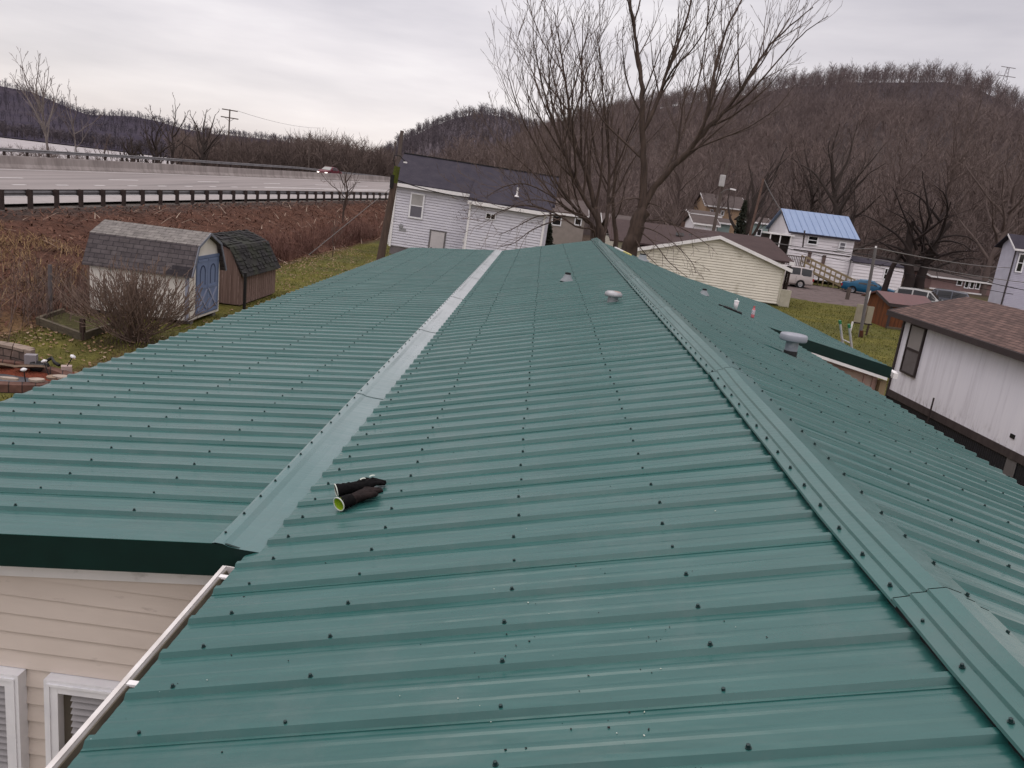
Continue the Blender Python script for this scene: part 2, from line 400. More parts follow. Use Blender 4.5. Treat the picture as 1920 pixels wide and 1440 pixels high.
tr = MB(); tr.bar((5.0, 14.285, 2.545), (6.55, 14.285, 2.43), .02, .045); tr.bb((6.5, 14.275, .1), (6.57, 14.3, 2.41)); tr.bb((6.33, 14.275, .1), (6.37, 14.3, 2.42)); tr.build('panel_trim', M_PINKT, home)
M_NEWWOOD = mat('raw_lumber', (.27, .21, .13), (.2, .14, .085), 5, .8, .2, stretch=(5, 5, .7))
MB().bb((6.6, 14.16, 0), (6.72, 14.3, 2.36)).build('corner_post', M_NEWWOOD, home)
ge = MB(); ge.bb((6.7, 14.06, 2.49), (6.82, 14.5, 2.58)); ge.bb((6.72, 13.98, 2.47), (6.80, 14.06, 2.57)); ge.build('gutter_outlet', M_WHITE, home)
MB().bb((6.69, 14.5, 2.50), (6.81, 23.5, 2.57)).build('gutter', M_WHITE, home)
# ---- screws: rows across each slope; the largest in the picture are parts of their own
def screw(mb, x, y, z, tx):
    q = Matrix.Rotation(tx, 3, 'Y')
    c = Vector((x, y, z))
    mb.lathe([(.0, .0025), (.0085, .0025), (.0085, 0)][::-1], c, 10, q)
    mb.lathe([(.0, .0115), (.0056, .011), (.0059, .0025)][::-1], c, 6, q)
    return mb
def screws_on(slope, rows, f, ya, yb, tilt, near):
    big = []; rest = MB(); rr = random.Random(3)
    for x in rows:
        k = int((ya-1.707)/PITCH)
        while True:
            y = 1.707+k*PITCH-.011; k += 1
            if y > yb: break
            if y < ya: continue
            xx = x+rr.uniform(-.012, .012); yy = y+rr.uniform(-.002, .002)
            z = f(xx, yy)+.0185
            d = Vector((xx, yy, z-CAM_H)).length
            if y > .9 and d < near: big.append(screw(MB(), xx, yy, z, tilt))
            else: screw(rest, xx, yy, z, tilt)
    for b in big: b.build('screw', M_SCREW, slope)
    tag(rest.build('screws_far', M_SCREW, slope), kind='stuff')
screws_on(slopeL, [-1.0, -.55, .055, .68], planeL, Y0, Y1, math.atan(.2406)*-1, 4.3)
screws_on(wingL, [-3.57, -3.09, -2.47, -1.855], lambda x, y: planeW(x), 3.3, Y1, -.093, 6.0)
screws_on(slopeR, [2.13, 2.7, 3.25, 3.86], planeR, Y0, Y1, .24, 5.2)
screws_on(wingR, [4.7, 5.4, 6.1, 6.55], lambda x, y: planeRW(x), 14.2, Y1, .19, 1)
def cap_z(y, s): return zpk(y)+(.022-.078)+.05
big = []; rest = MB()
for s in (-1, 1):
    k = -10
    while 1.707+k*PITCH < Y1-.1:
        y = 1.707+k*PITCH-.010; k += 1
        if y < Y0+.1: continue
        x = xp(y)+s*.128
        c = screw(MB(), x, y, zpk(y)+.0275-.078+.059, -.25 if s < 0 else .25)
        if 1.0 < y < 5: big.append(c)
        else: rest.add(c.v, c.f)
for b in big: b.build('screw', M_SCREW, cap_o)
tag(rest.build('screws_far', M_SCREW, cap_o), kind='stuff')
big = []; rest = MB()
k = 6
while 1.707+k*PITCH < Y1-.1:
    y = 1.707+k*PITCH-.01; k += 1
    if y < 3.2: continue
    c = screw(MB(), -1.295, y, planeW(-1.295)+.025, -.09)
    if y < 7: big.append(c)
    else: rest.add(c.v, c.f)
for b in big: b.build('screw', M_SCREW, valley)
tag(rest.build('screws_far', M_SCREW, valley), kind='stuff')
# ---- pipes and vents through the roof
M_BOOT = mat('grey_rubber_boot', (.22, .24, .25), (.17, .185, .195), 14, .6, .3)
def boot(x, y, f, tilt, r=.05, h=.11):
    z = f(x, y); q = Matrix.Rotation(tilt, 3, 'Y')
    b = MB(); b.lathe([(r*2.4, .004), (r*2.3, .018), (r*1.5, .06), (r*1.05, h)], (x, y, z), 18); o = b.build('pipe_boot', M_BOOT, home, True)
    p = MB(); p.lathe([(r*.98, h-.02), (r*.98, h+.03), (r*.75, h+.03), (r*.75, h-.02)], (x, y, z), 16); p.build('vent_pipe', M_BLACK, o, False)
boot(.54, 13.1, planeL, -.24, .05, .12); boot(3.62, 16.6, planeR, .24, .05, .11); boot(3.0, 22.6, planeR, .24, .09, .17)
M_CAPG = mat('grey_plastic_cap', (.24, .255, .285), (.19, .20, .23), 6, .5, .4, c3=(.42, .43, .46), s3=12, w3=(.55, .8))
x, y = 3.2, 9.34; z = planeR(x, y)
bv = MB(); bv.lathe([(.075, -.03), (.075, .24)], (x, y, z), 24); bvo = bv.build('vent_stack', M_CAPG, home, True)
MB().lathe([(.08, .0), (.081, .065), (.077, .075)], (x, y, z), 24).build('stack_collar', M_BLACK, bvo, True)
MB().lathe([(.05, .20), (.155, .195), (.163, .21), (.160, .265), (.150, .277), (.0, .285)], (x, y, z), 40).build('stack_cap', M_CAPG, bvo, True)
st = MB()
rr = random.Random(8); ring = []
for j in range(20):
    a = 2*math.pi*j/20; r = .105+rr.uniform(-.02, .02)
    ring.append((x+math.cos(a)*r, y+math.sin(a)*r))
st.add([(px, py, planeR(px, py)+.02) for px, py in ring]+[(x, y, z+.035)], [(i, (i+1) % 20, 20) for i in range(20)])
st.build('sealant_ring', M_SEAL, bvo)
M_GALV = mat('weathered_galvanised', (.36, .36, .37), (.24, .245, .25), 9, .45, .5, metal=.4, c3=(.30, .12, .04), s3=5, w3=(.58, .75))
x, y = 1.03, 9.98; z = planeL(x, y)
mv = MB().lathe([(.068, -.03), (.068, .11)], (x, y, z), 22).build('mushroom_vent', M_STEEL, home, True)
MB().lathe([(.05, .085), (.112, .085), (.118, .10), (.112, .128), (.085, .15), (.0, .158)], (x, y, z), 30).build('vent_hood', M_GALV, mv, True)
# ---- loose things on the roof
M_GLOVE = mat('black_glove_fabric', (.0035, .0035, .004), (.007, .0065, .0065), 60, .85, .06, bstr=.4, bscale=300, bdist=.002)
M_PALM = mat('worn_brown_glove_palm', (.010, .0075, .0072), (.022, .015, .014), 25, .8, .1, bstr=.4, bscale=200, bdist=.003)
M_LIME = mat('lime_glove_lining', (.30, .46, .02), (.16, .26, .01), 30, .8, .2)
M_CUFF = mat('pale_cuff_binding', (.50, .53, .48), (.42, .46, .38), 30, .8, .2)
def frame_on(x, y, ang):
    """local frame lying on the left slope: u along ang, n up"""
    n = Vector((-.2406, 0, 1)).normalized()
    u = Vector((math.cos(ang), math.sin(ang), 0)); u = (u-n*u.dot(n)).normalized(); v = n.cross(u)
    return Matrix((u, v, n)).transposed(), Vector((x, y, planeL(x, y)+.004))
def make_glove(x, y, ang, label, curl, palm_mat, yaw_thumb, lining):
    M, o = frame_on(x, y, ang)
    P = lambda a, b, c: o + M @ Vector((a, b, c))
    g = thing('work_glove', label, 'glove', tuple(o), group='pair of black work gloves')
    mb = MB()
    def section(cs, n=18):
        rows = []
        for (a, b, c, ry, rz) in cs:
            rows.append([P(a, b+math.cos(2*math.pi*j/n)*ry, c+math.sin(2*math.pi*j/n)*rz) for j in range(n+1)])
        mb.grid(rows)
        for r, rev in ((rows[0], 0), (rows[-1], 1)):
            mb.add(r[:-1], [tuple(range(n))])
    section([(.045, 0, .034, .030, .026), (.06, 0, .033, .035, .030), (.07, .002, .032, .032, .027), (.08, -.002, .031, .035, .030), (.09, .002, .031, .033, .027), (.10, 0, .031, .038, .028), (.118, 0, .031, .041, .027), (.135, 0, .031, .045, .028), (.165, 0, .031, .046, .026), (.19, 0, .030, .042, .022)])
    for i, (b, L) in enumerate(((-.031, .066), (-.011, .078), (.011, .073), (.031, .058))):
        L *= .95
        mb.tube([P(.165, b*.95, .030), P(.19+L*.25, b*1.08, .033+curl*.006*(i % 2)), P(.19+L*.62, b*1.1, .032-curl*.004), P(.19+L*.95, b*1.05, .022-curl*.004), P(.19+L, b*1.05, .018)], [.013, .0128, .0122, .0105, .006], 10)
    s = yaw_thumb
    mb.tube([P(.115, .025*s, .034), P(.145, .052*s, .036), P(.178, .062*s, .032), P(.20, .062*s, .027)], [.018, .016, .0145, .009], 10)
    go = mb.build('glove_body', palm_mat, g)
    md = go.modifiers.new('r', 'REMESH'); md.mode = 'VOXEL'; md.voxel_size = .0035
    m2 = go.modifiers.new('s', 'SMOOTH'); m2.factor = .5; m2.iterations = 3
    dg = bpy.context.evaluated_depsgraph_get(); me = bpy.data.meshes.new_from_object(go.evaluated_get(dg)); go.modifiers.clear(); go.data = me
    for vx in me.vertices:                                # creases and sag
        c_ = vx.co; k_ = mnoise.noise(c_*38)*.0042+mnoise.noise(c_*95)*.0016
        vx.co = c_+vx.normal*k_
    me.polygons.foreach_set('use_smooth', [True]*len(me.polygons))
    me.materials.clear(); me.materials.append(palm_mat)
    cf = MB(); rows = []
    for i in range(9):
        a_ = .078*i/8; f_ = 1-.13*i/8+(.07*math.sin(i*2.1+x*50) if 0 < i < 8 else 0)
        rows.append([P(a_, math.cos(2*math.pi*j/26)*.0405*f_*(1+.03*math.sin(j*1.7+i)), .0365-.004*i/8+math.sin(2*math.pi*j/26)*.0345*f_*(1+.04*math.sin(j*2.3+i*1.3))) for j in range(27)])
    cf.grid(rows).build('cuff', palm_mat if lining is not M_LIME else M_GLOVE, g, True)
    rim = MB(); n = 22
    pts = [P(-.004, math.cos(2*math.pi*j/n)*.041, .037+math.sin(2*math.pi*j/n)*.035) for j in range(n+1)]
    rim.tube(pts, .0032, 6, False); rim.build('cuff_binding', M_CUFF, g, True)
    ln = MB(); rows = []
    for (a, r) in ((-.003, .97), (.008, .90), (.03, .84), (.040, .74), (.043, .4), (.043, .02)):
        rows.append([P(a-.0015, math.cos(2*math.pi*j/n)*.040*r, .037+math.sin(2*math.pi*j/n)*.034*r) for j in range(n+1)])
    ln.grid(rows); ln.build('lining', lining, g, True)
    return g, P
g1, P1 = make_glove(-.83, 3.60, math.atan2(.20, .16), 'black work glove with its lime green lining showing in the open cuff', 1, M_PALM, -1, M_LIME)
g2, P2 = make_glove(-.895, 3.80, math.atan2(.115, .24), 'black work glove with pale knuckle patches lying behind the other glove', 1, M_GLOVE, 1, M_BLACK)
for a, b in ((.13, .0), (.185, .012)):
    kb = MB(); rows = []
    for i in range(5):
        rows.append([P2(a+.03*i/4, b-.008+.016*j/3, .0665+.006*math.sin(math.pi*i/4)*.6-.02*max(0, (a+.03*i/4-.17))*8*.1) for j in range(4)])
    kb.grid(rows).build('knuckle_patch', M_CUFF, g2, True)
# drinks cup with lid and straw
M_CUP = mat('white_paper_cup', (.66, .62, .62), (.60, .55, .56), 9, .5, .4, c3=(.50, .2, .2), s3=28, w3=(.62, .68))
cx, cy = 4.17, 15.95; cz = planeRW(cx)+.022
cup = thing('drink_cup', 'white paper drink cup with lid and straw standing on the green roof', 'cup', (cx, cy, cz))
MB().lathe([(0, .002), (.035, .002), (.048, .165), (.0, .166)], (cx, cy, cz), 22).build('cup_body', M_CUP, cup, True)
MB().lathe([(.050, .160), (.053, .168), (.050, .178), (.046, .185), (.0, .186)], (cx, cy, cz), 22).build('lid', M_WHITE, cup)
MB().tube([(cx+.005, cy, cz+.18), (cx-.004, cy, cz+.235)], .005, 8).build('straw', M_WHITE, cup)
M_PINKDR = mat('pink_soda', (.45, .08, .10), (.55, .16, .18), 20, .15, .6)
M_LABEL = mat('bottle_label', (.55, .50, .52), (.42, .33, .36), 40, .5, .4, c3=(.25, .24, .3), s3=45, w3=(.55, .6))
M_REDCAP = mat('red_bottle_cap', (.50, .07, .06), (.4, .05, .05), 20, .4, .4)
bx, by = 4.27, 14.98; bz = planeRW(bx)+.022
bot = thing('soda_bottle', 'red soda bottle with a pale label standing on the green roof edge', 'bottle', (bx, by, bz))
MB().lathe([(0, .002), (.030, .004), (.034, .03), (.033, .075)], (bx, by, bz), 20).build('bottle_base', M_PINKDR, bot, True)
MB().lathe([(.033, .075), (.0335, .08), (.033, .15), (.030, .165)], (bx, by, bz), 20).build('label', M_LABEL, bot, True)
MB().lathe([(.030, .165), (.022, .19), (.013, .208), (.013, .212)], (bx, by, bz), 20).build('neck', M_PINKDR, bot, True)
MB().lathe([(.018, .210), (.018, .234), (.0, .235)], (bx, by, bz), 16).build('bottle_cap', M_REDCAP, bot)
# crumbs of swarf and grit on the metal
rr = random.Random(21); dk_ = MB(); lt_ = MB()
def crumb(mb, x, y, z, s):
    q = Matrix.Rotation(rr.uniform(0, 6), 3, 'Z') @ Matrix.Rotation(rr.uniform(-.5, .5), 3, 'X')
    mb.box((x, y, z+s*.3), (s*rr.uniform(.7, 2), s*rr.uniform(.5, 1), s*.6), M=q)
for k in range(260):
    y = 1.0+9*rr.random()**1.5; x = rr.uniform(-1.1, 1.2)
    if rr.random() < .35: x, y = rr.gauss(.35, .25), rr.gauss(1.9, .5)
    if not -1.1 < x < 1.2: continue
    ph_ = ((y-1.707)/PITCH) % 1
    if ph_ > .82 or ph_ < .1: continue
    crumb(dk_ if rr.random() < .82 else lt_, x, y, planeL(x, y)+.002, rr.uniform(.0018, .0045))
tag(dk_.build('roof_grit', M_BLACK, None), 'dark grit and swarf scattered over the near roof panels', 'grit', kind='stuff')
tag(lt_.build('roof_flecks', M_CUFF, None), 'pale flecks scattered over the near roof panels', 'flecks', kind='stuff')
# black strip of closure foam lying on the roof
fs = MB(); rr = random.Random(4); pts = []
for i in range(16):
    t = i/15; xx = 3.50+.47*t; yy = 14.62+.05*t+rr.uniform(-.012, .012)
    pts.append((xx, yy, planeR(xx, yy)+.028+rr.uniform(0, .008)))
fs.tube(pts, [.010+.012*(i > 3)+rr.uniform(-.004, .006) for i in range(16)], 6)
one(fs, 'foam_strip', M_BLACK, 'crumpled black foam closure strip lying on the roof near the cup', 'foam strip')
M_LEVELY = mat('yellow_spirit_level', (.55, .48, .14), (.6, .55, .25), 9, .5, .4)
pa = Vector((2.20, 22.9, 0)); pb = Vector((2.60, 22.1, 0))
for p_ in (pa, pb): p_.z = planeR(p_.x, p_.y)+.04
lv = thing('spirit_level', 'yellow and white spirit level lying at the far end of the roof', 'spirit level', tuple(pa))
MB().bar(pa, pa+(pb-pa)*.55, .05, .03).build('white_half', M_WHITE, lv); MB().bar(pa+(pb-pa)*.55, pb, .05, .03).build('yellow_half', M_LEVELY, lv)
# ladder whose feet are on the grass and whose rail tips stand above the right eave
M_LADDER = mat('aluminium_rail', (.46, .45, .44), (.38, .37, .36), 12, .4, .5, metal=.4)
M_GRCAP = mat('green_ladder_cap', (.01, .16, .05), (.01, .12, .04), 20, .5, .4)
lad = thing('ladder', 'aluminium ladder with green rail caps leaning on the far right eave', 'ladder', (8.0, 16.8, 0))
tips = []
for yy in (17.25, 16.72):
    a = Vector((7.9, yy, 0)); b = Vector((6.86, yy, 2.98))
    MB().bar(a, b, .075, .03).build('rail', M_LADDER, lad)
    d = (b-a).normalized(); MB().bar(b-d*.01, b+d*.07, .085, .04).build('rail_cap', M_GRCAP, lad)
for k in range(9):
    t = (k+.5)/9.6; a = Vector((7.9-1.04*t, 16.72, 2.98*t)); MB().tube([a, a+Vector((0, .53, 0))], .016, 6).build('rung', M_LADDER, lad)
# ================================================================== terrain, highway
def gx(y):
    k = (y-36.13)/1.9008
    if k < -12: k0 = -12; return -25.18+.1263*k0+.0031*k0*k0 + (.1263+.0062*k0)*(k-k0)
    if k > 85: k0 = 85; return -25.18+.1263*k0+.0031*k0*k0 + (.1263+.0062*k0)*(k-k0)
    return -25.18+.1263*k+.0031*k*k
def gz(y): return max(.9, 1.41+.0173*(y-36.1)) if y < 200 else 4.2
ZB = [(30, 1.72), (55, 2.29), (70, 2.67), (92, 3.17), (130, 4.2), (175, 4.6)]
ZF = [(30, 1.9), (68, 2.6), (85, 3.1), (101, 3.5), (123, 4.1), (140, 4.2), (175, 4.5)]
OFB, OFF = 15.0, 26.0
def road_z(x, y):
    d = gx(y)-x
    g, b, f = gz(y), interp(y, ZB), interp(y, ZF)
    if d < OFB: return g+(b-g)*d/OFB
    return b+(f-b)*(d-OFB)/(OFF-OFB)
ROAD_END = 185
def ground_z(x, y):
    xg = gx(y)
    n = mnoise.noise(Vector((x*.35, y*.35, 0)))*.06+mnoise.noise(Vector((x*1.3, y*1.3, 5)))*.03
    fade = 1 if y < ROAD_END else max(0, 1-(y-ROAD_END)/40)
    if x > xg+.6:
        w = max(7.5, min(12.5, -13.0-xg-.6))
        t = (x-xg-.6)/w
        if t >= 1: return n*.25
        return gz(y)*fade*(1-smoothstep(t*.96+.02))*1.0 - .02 + n*2.2*min(1, t*4)
    if x > xg-OFF-1.2: return road_z(x, y)*fade-.16
    d = xg-OFF-1.2-x
    far = 1 if y < 95 else smoothstep((-.40-x/y)/.09)
    low = -7.0*far - .5*(1-far)
    return (interp(y, ZF)*fade-.16)*(1-smoothstep(d/9))+low*smoothstep(d/22)
def axis(lo, hi, spans):
    out = [];
    for a, b, st in spans:
        v = a
        while v < b-1e-6: out.append(v); v += st
    out.append(spans[-1][1])
    g = (hi-spans[-1][1]); v = out[-1]; st = spans[-1][2]
    while v < hi: st *= 1.5; v += st; out.append(v)
    v = out[0]; st = spans[0][2]
    while v > lo: st *= 1.5; v -= st; out.insert(0, v)
    return out
XS = axis(-9000, 9000, [(-110, -62, 3), (-62, -28, 1.2), (-28, -4, .4), (-4, 60, 2.5)])
YS = axis(-9000, 9000, [(-20, 8, 3), (8, 62, .45), (62, 230, 2.0)])
gv = []; gc = []
def zone(x, y):
    """base colour of the ground by what grows there"""
    xg = gx(y)
    n = mnoise.noise(Vector((x*.22, y*.22, 9))); n2 = mnoise.noise(Vector((x*.9, y*.9, 2)))
    grass = (.105+.03*n2, .100+.02*n2, .028); leaf = (.085+.02*n, .042+.008*n, .030+.005*n); dark = (.040, .030, .026); straw = (.19, .125, .065)
    if x > xg+.3 and y < 300:
        w = max(7.5, min(12.5, -13.0-xg-.6)); t = (x-xg-.6)/w
        if t < 1.0:
            c = leaf
            a = smoothstep((t-.62)/.3)*smoothstep((21.5-y)/3.0+n)   # dry straw at the foot, left
            c = tuple(p+(q-p)*a for p, q in zip(c, straw))
            a = smoothstep((.24-t)/.16+n2*.6)*.8
            return tuple(p+(q-p)*a for p, q in zip(c, (.042, .036, .034)))
        a = smoothstep((t-1.0)/.07+n2*.5)
        c = grass if n > -.25 else (.085, .085, .028)
        if 13 < y < 30 and x < -8.5 and x > -12:
            b = smoothstep(1.2-abs(math.hypot(x+10.1, (y-19.2)))/1.6)
            c = tuple(p+(q-p)*b for p, q in zip(c, (.055, .042, .026)))
        if 14.9 < y < 18 and -10 < x < -8.2: c = (.11, .075, .04)
        if y > 58 and x > 3: 
            b = smoothstep((y-72)/20)
            c = tuple(p+(q-p)*b for p, q in zip(c, (.060, .045, .035)))
        return tuple(p+(q-p)*a for p, q in zip((.07, .045, .03), c))
    if x > xg-OFF-3: return (.10, .09, .085)
    return dark
for y in YS:
    for x in XS:
        z = ground_z(x, y) if (abs(x) < 260 and -60 < y < 420) else (ground_z(max(-260, min(260, x)), max(-60, min(420, y))))
        gv.append((x, y, z)); gc.append(zone(x, y))
nx, ny = len(XS), len(YS)
gf = [(j*nx+i, j*nx+i+1, (j+1)*nx+i+1, (j+1)*nx+i) for j in range(ny-1) for i in range(nx-1)]
me = bpy.data.meshes.new('ground'); me.from_pydata(gv, [], gf); me.update()
ca = me.color_attributes.new('zone', 'FLOAT_COLOR', 'POINT')
ca.data.foreach_set('color', [c for t in gc for c in (*t, 1)])
me.polygons.foreach_set('use_smooth', [True]*len(me.polygons))
mt, nt, b = nodes_of('ground_cover')
a = nt.nodes.new('ShaderNodeAttribute'); a.attribute_name = 'zone'
p0 = pos(nt)
n1 = ramp(nt, noise_n(nt, p0, 1.1, 6, .65), [(.25, (.55, .55, .55)), (.75, (1.4, 1.4, 1.4))])
n2 = ramp(nt, noise_n(nt, p0, 9, 5, .7), [(.25, (.45, .45, .45)), (.75, (1.55, 1.5, 1.4))])
col = mixc(nt, 1.0, mixc(nt, 1.0, a.outputs['Color'], n1, 'MULTIPLY'), n2, 'MULTIPLY')
nt.links.new(col, b.inputs['Base Color']); b.inputs['Roughness'].default_value = .95; b.inputs['Specular IOR Level'].default_value = .08
bump(nt, b, noise_n(nt, p0, 7, 6, .7), .8, .12)
me.materials.append(mt)
ground = bpy.data.objects.new('ground', me); COL.objects.link(ground); ground['kind'] = 'structure'; ORIG['ground'] = Vector((0, 0, 0))
# river beyond the highway
M_WATER = mat('river_water', (.27, .245, .245), (.33, .30, .295), .02, .55, .25, bstr=.25, bscale=.6, bdist=.1, stretch=(.5, 1, 1))
wv = MB(); ws = [(-900, -260), (-62, -60), (-62, 60), (-58, 90), (-56, 125), (-70, 160), (-150, 330), (-220, 480), (-480, 1080), (-1500, 1150), (-1500, -260)]
wv.add([(x, y, -4.0) for x, y in ws], [tuple(range(len(ws)))])
one(wv, 'river', M_WATER, None, None, kind='structure')
# road deck
M_ROAD = mat('pale_worn_asphalt', (.235, .207, .198), (.19, .167, .16), .5, .8, .25, bstr=.2, bscale=20, bdist=.01, stretch=(1, .03, 1), c3=(.15, .132, .126), s3=1.1, w3=(.47, .7))
M_SHOULD = mat('pale_shoulder', (.31, .285, .275), (.27, .245, .235), .6, .85, .2, c3=(.22, .2, .19), s3=3, w3=(.55, .75))
M_PAINT = mat('road_paint', (.62, .59, .57), (.48, .46, .45), 2, .6, .3)
ry = [-40+2.5*i for i in range(int((ROAD_END+40)/2.5)+1)]
def strip(mt, name, d0, d1, lift, ya=-40, yb=ROAD_END, parent=None, step=2.5):
    rows = []; y = ya
    while y < yb+1e-6:
        xg = gx(y); n = max(1, int(abs(d1-d0)/2.5))
        rows.append([(xg-d0-(d1-d0)*i/n, y, road_z(xg-d0-(d1-d0)*i/n, y)+lift) for i in range(n+1)]); y += step
    return MB().grid(rows)
road = strip(M_ROAD, 'road', .7, OFF-.4, .0).build('highway', M_ROAD); tag(road, kind='structure')
tag(strip(None, '', .7, 2.75, .006).build('road_shoulder', M_SHOULD), kind='structure')
mk = MB()
def line(d, w, ya, yb): 
    s = strip(None, '', d-w/2, d+w/2, .012, ya, yb, step=min(2.5, (yb-ya)/2)); mk.add(s.v, s.f)
line(2.95, .18, -40, ROAD_END)
y = -6
while y < 78: line(7.0, .18, y, y+1.1); y += 3.7
line(7.0, .26, 78, ROAD_END)
line(6.2, .2, 90, ROAD_END)
y = 22.5
while y < 170: line(9.9, .17, y, y+3.6); y += 12.2
line(14.0, .14, -40, ROAD_END); line(OFB+1.5, .14, -40, ROAD_END)
y = 20
while y < 170: line(20.2, .17, y, y+3.6); y += 12.2
tag(mk.build('road_markings', M_PAINT), kind='structure')
# concrete median barrier
mtc, nt, b = nodes_of('stained_concrete')
g = nt.nodes.new('ShaderNodeNewGeometry')
c0 = ramp(nt, noise_n(nt, pos(nt, (.5, .5, .5)), .8, 5), [(.3, (.27, .235, .22)), (.7, (.33, .295, .275))])
stk = ramp(nt, noise_n(nt, pos(nt, (.9, .9, .15)), 1.2, 5, .7), [(.42, (0, 0, 0)), (.65, (.8, .8, .8))])
nt.links.new(mixc(nt, stk, c0, (.17, .145, .135)), b.inputs['Base Color']); b.inputs['Roughness'].default_value = .9
M_CONC = mtc
rows = []; y = -30
while y < 180:
    x = gx(y)-OFB; z = interp(y, ZB)-.02
    rows.append([(x+.32, y, z), (x+.30, y, z+.08), (x+.16, y, z+.3), (x+.10, y, z+.86), (x-.10, y, z+.86), (x-.16, y, z+.3), (x-.32, y, z)]); y += 3
bar = MB().grid(rows)
one(bar, 'median_barrier', M_CONC, 'long stained concrete median barrier between the carriageways of the highway', 'barrier', base=None)
# guardrails: steel beam on timber posts
M_RAIL = mat('dull_steel_rail', (.22, .215, .22), (.15, .145, .15), 1.5, .5, .5, metal=.4)
M_DARKPOST = mat('dark_timber_post', (.058, .043, .038), (.036, .027, .025), 4, .9, .1, bstr=.3, bscale=30)
def guardrail(off, ya, yb, step, zf, label, side, name='guardrail', hgt=.78, nposts=60, lo=.3):
    o = thing(name, label, 'guardrail', (gx(ya)-off, ya, zf(ya)))
    def prof(y):
        x = gx(y)-off; z = zf(y)+hgt-.02
        return [(x+side*a, y, z+b_) for a, b_ in ((.0, 0), (.05, -.03), (.05, -.09), (.01, -.14), (.01, -.17), (.05, -.22), (.05, -.28), (.0, -.31))]
    rows = []; y = ya
    while y <= yb+.01: rows.append(prof(y)); y += step
    MB().grid(rows).build('beam', M_RAIL, o)
    y = ya; n = 0
    while y <= yb+.01 and n < nposts:
        p = MB(); x = gx(y)-off-side*.16; z = zf(y)
        p.bb((x-.09, y-.085, z-.35), (x+.09, y+.085, z+hgt))
        q = p.build('post', M_DARKPOST, o)
        MB().bb((x+side*.09, y-.07, z+hgt-.34), (x+side*.165, y+.07, z+hgt-.02)).build('spacer_block', M_DARKPOST, q)
        y += step; n += 1
    return o
guardrail(.35, 36.13-1.9008*3, 36.13+1.9008*33, 1.9008, gz, 'near guardrail of steel beam on dark timber posts above the leafy bank', -1)
guardrail(OFF-.2, 56, 160, 2.6, lambda y: interp(y, ZF)-.02, 'far guardrail along the river side of the highway', 1, nposts=45)
# ================================================================== sheds
def roof_brick(name, c1, c2, mort, u, v, w=.3, h=.14, stain=None): return brick(name, c1, c2, mort, u, v, w, h, .008, .9, .5, stain=stain)
M_SH1 = roof_brick('grey_purple_shingle', (.098, .085, .085), (.070, .060, .062), (.030, .027, .03), (1, 0, 0), (0, .35, .94))
M_SH1T = roof_brick('pale_worn_shingle', (.20, .185, .17), (.155, .142, .132), (.09, .08, .075), (1, 0, 0), (0, 1, 0))
M_CREAM = mat('cream_shed_paint', (.66, .63, .57), (.57, .54, .49), 2.5, .7, .2, c3=(.3, .27, .24), s3=4, w3=(.62, .85), stretch=(1, 1, .4))
M_BLUE = mat('blue_shed_trim', (.125, .165, .265), (.10, .135, .225), 5, .6, .3)
shed = thing('garden_shed', 'cream barn-roofed shed with blue double doors behind the bare bush', 'shed', (-11.4, 23.1, 0))
sx0, sx1, sy0, sy1 = -12.9, -9.97, 22.0, 24.15; sym = (sy0+sy1)/2
gam = [(sy0-.14, 1.42), (sy0+.30, 2.28), (sym, 2.62), (sy1-.30, 2.28), (sy1+.14, 1.42)]
w_ = MB(); w_.prism([(sx1, sy0, .12), (sx1, sy1, .12), (sx1, sy1, 1.6), (sx1, sy1-.28, 2.25), (sx1, sym, 2.58), (sx1, sy0+.28, 2.25), (sx1, sy0, 1.6)], (sx0-sx1, 0, 0))
w_.build('wall', M_CREAM, shed)
gr = MB()
for k in range(9): gr.bb((sx0+.3+k*.32, sy0-.006, .14), (sx0+.315+k*.32, sy0, 1.5))
M_GROOVE = mat('groove_shadow_brown', (.22, .2, .18), None, 5, .9, .1); gr.build('wall_groove', M_GROOVE, shed)
for k in (0, 3):
    (ya, za), (yb, zb) = gam[k], gam[k+1]
    MB().prism([(sx0-.15, ya, za), (sx0-.15, yb, zb), (sx0-.15, yb, zb+.05), (sx0-.15, ya, za+.05)], (sx1-sx0+.3, 0, 0)).build('roof_lower', M_SH1, shed)
for k in (1, 2):
    (ya, za), (yb, zb) = gam[k], gam[k+1]
    MB().prism([(sx0-.16, ya, za+.004), (sx0-.16, yb, zb), (sx0-.16, yb, zb+.05), (sx0-.16, ya, za+.056)], (sx1-sx0+.32, 0, 0)).build('roof_upper', M_SH1T, shed)
pt = MB()                                             # newer darker shingles patched on the corner
M_PATCH = mat('dark_patch_shingle', (.030, .027, .030), (.042, .037, .04), 12, .9, .1)
for k, (a0, b0) in enumerate(((0, .28), (.0, .62), (.0, .75))):
    za = 1.44+k*.11 if k < 2 else 1.42
    ya = sy0-.14+(za-1.42)/.86*.44
    pt.quad((sx1+.14-b0, ya-.012, za+.058), (sx1+.145, ya-.012, za+.058), (sx1+.145, ya+.05, za+.17), (sx1+.14-b0, ya+.05, za+.17))
pt.build('roof_patch', M_PATCH, shed)
tm = MB()
for (ya, za), (yb, zb) in zip(gam, gam[1:]): tm.bar((sx1+.16, ya, za+.01), (sx1+.16, yb, zb+.01), .03, .075)
tm.build('rake_trim', mat('grey_blue_trim', (.17, .18, .21), (.13, .14, .165), 5, .6, .2), shed)
MB().bb((sx1-.1, sy0-.02, .12), (sx1+.015, sy0+.0, 1.5)).build('corner_board', mat('pale_blue_corner', (.30, .31, .37), None, 5, .6, .2), shed)
dy0, dy1 = 22.52, 23.95; dx = sx1+.02
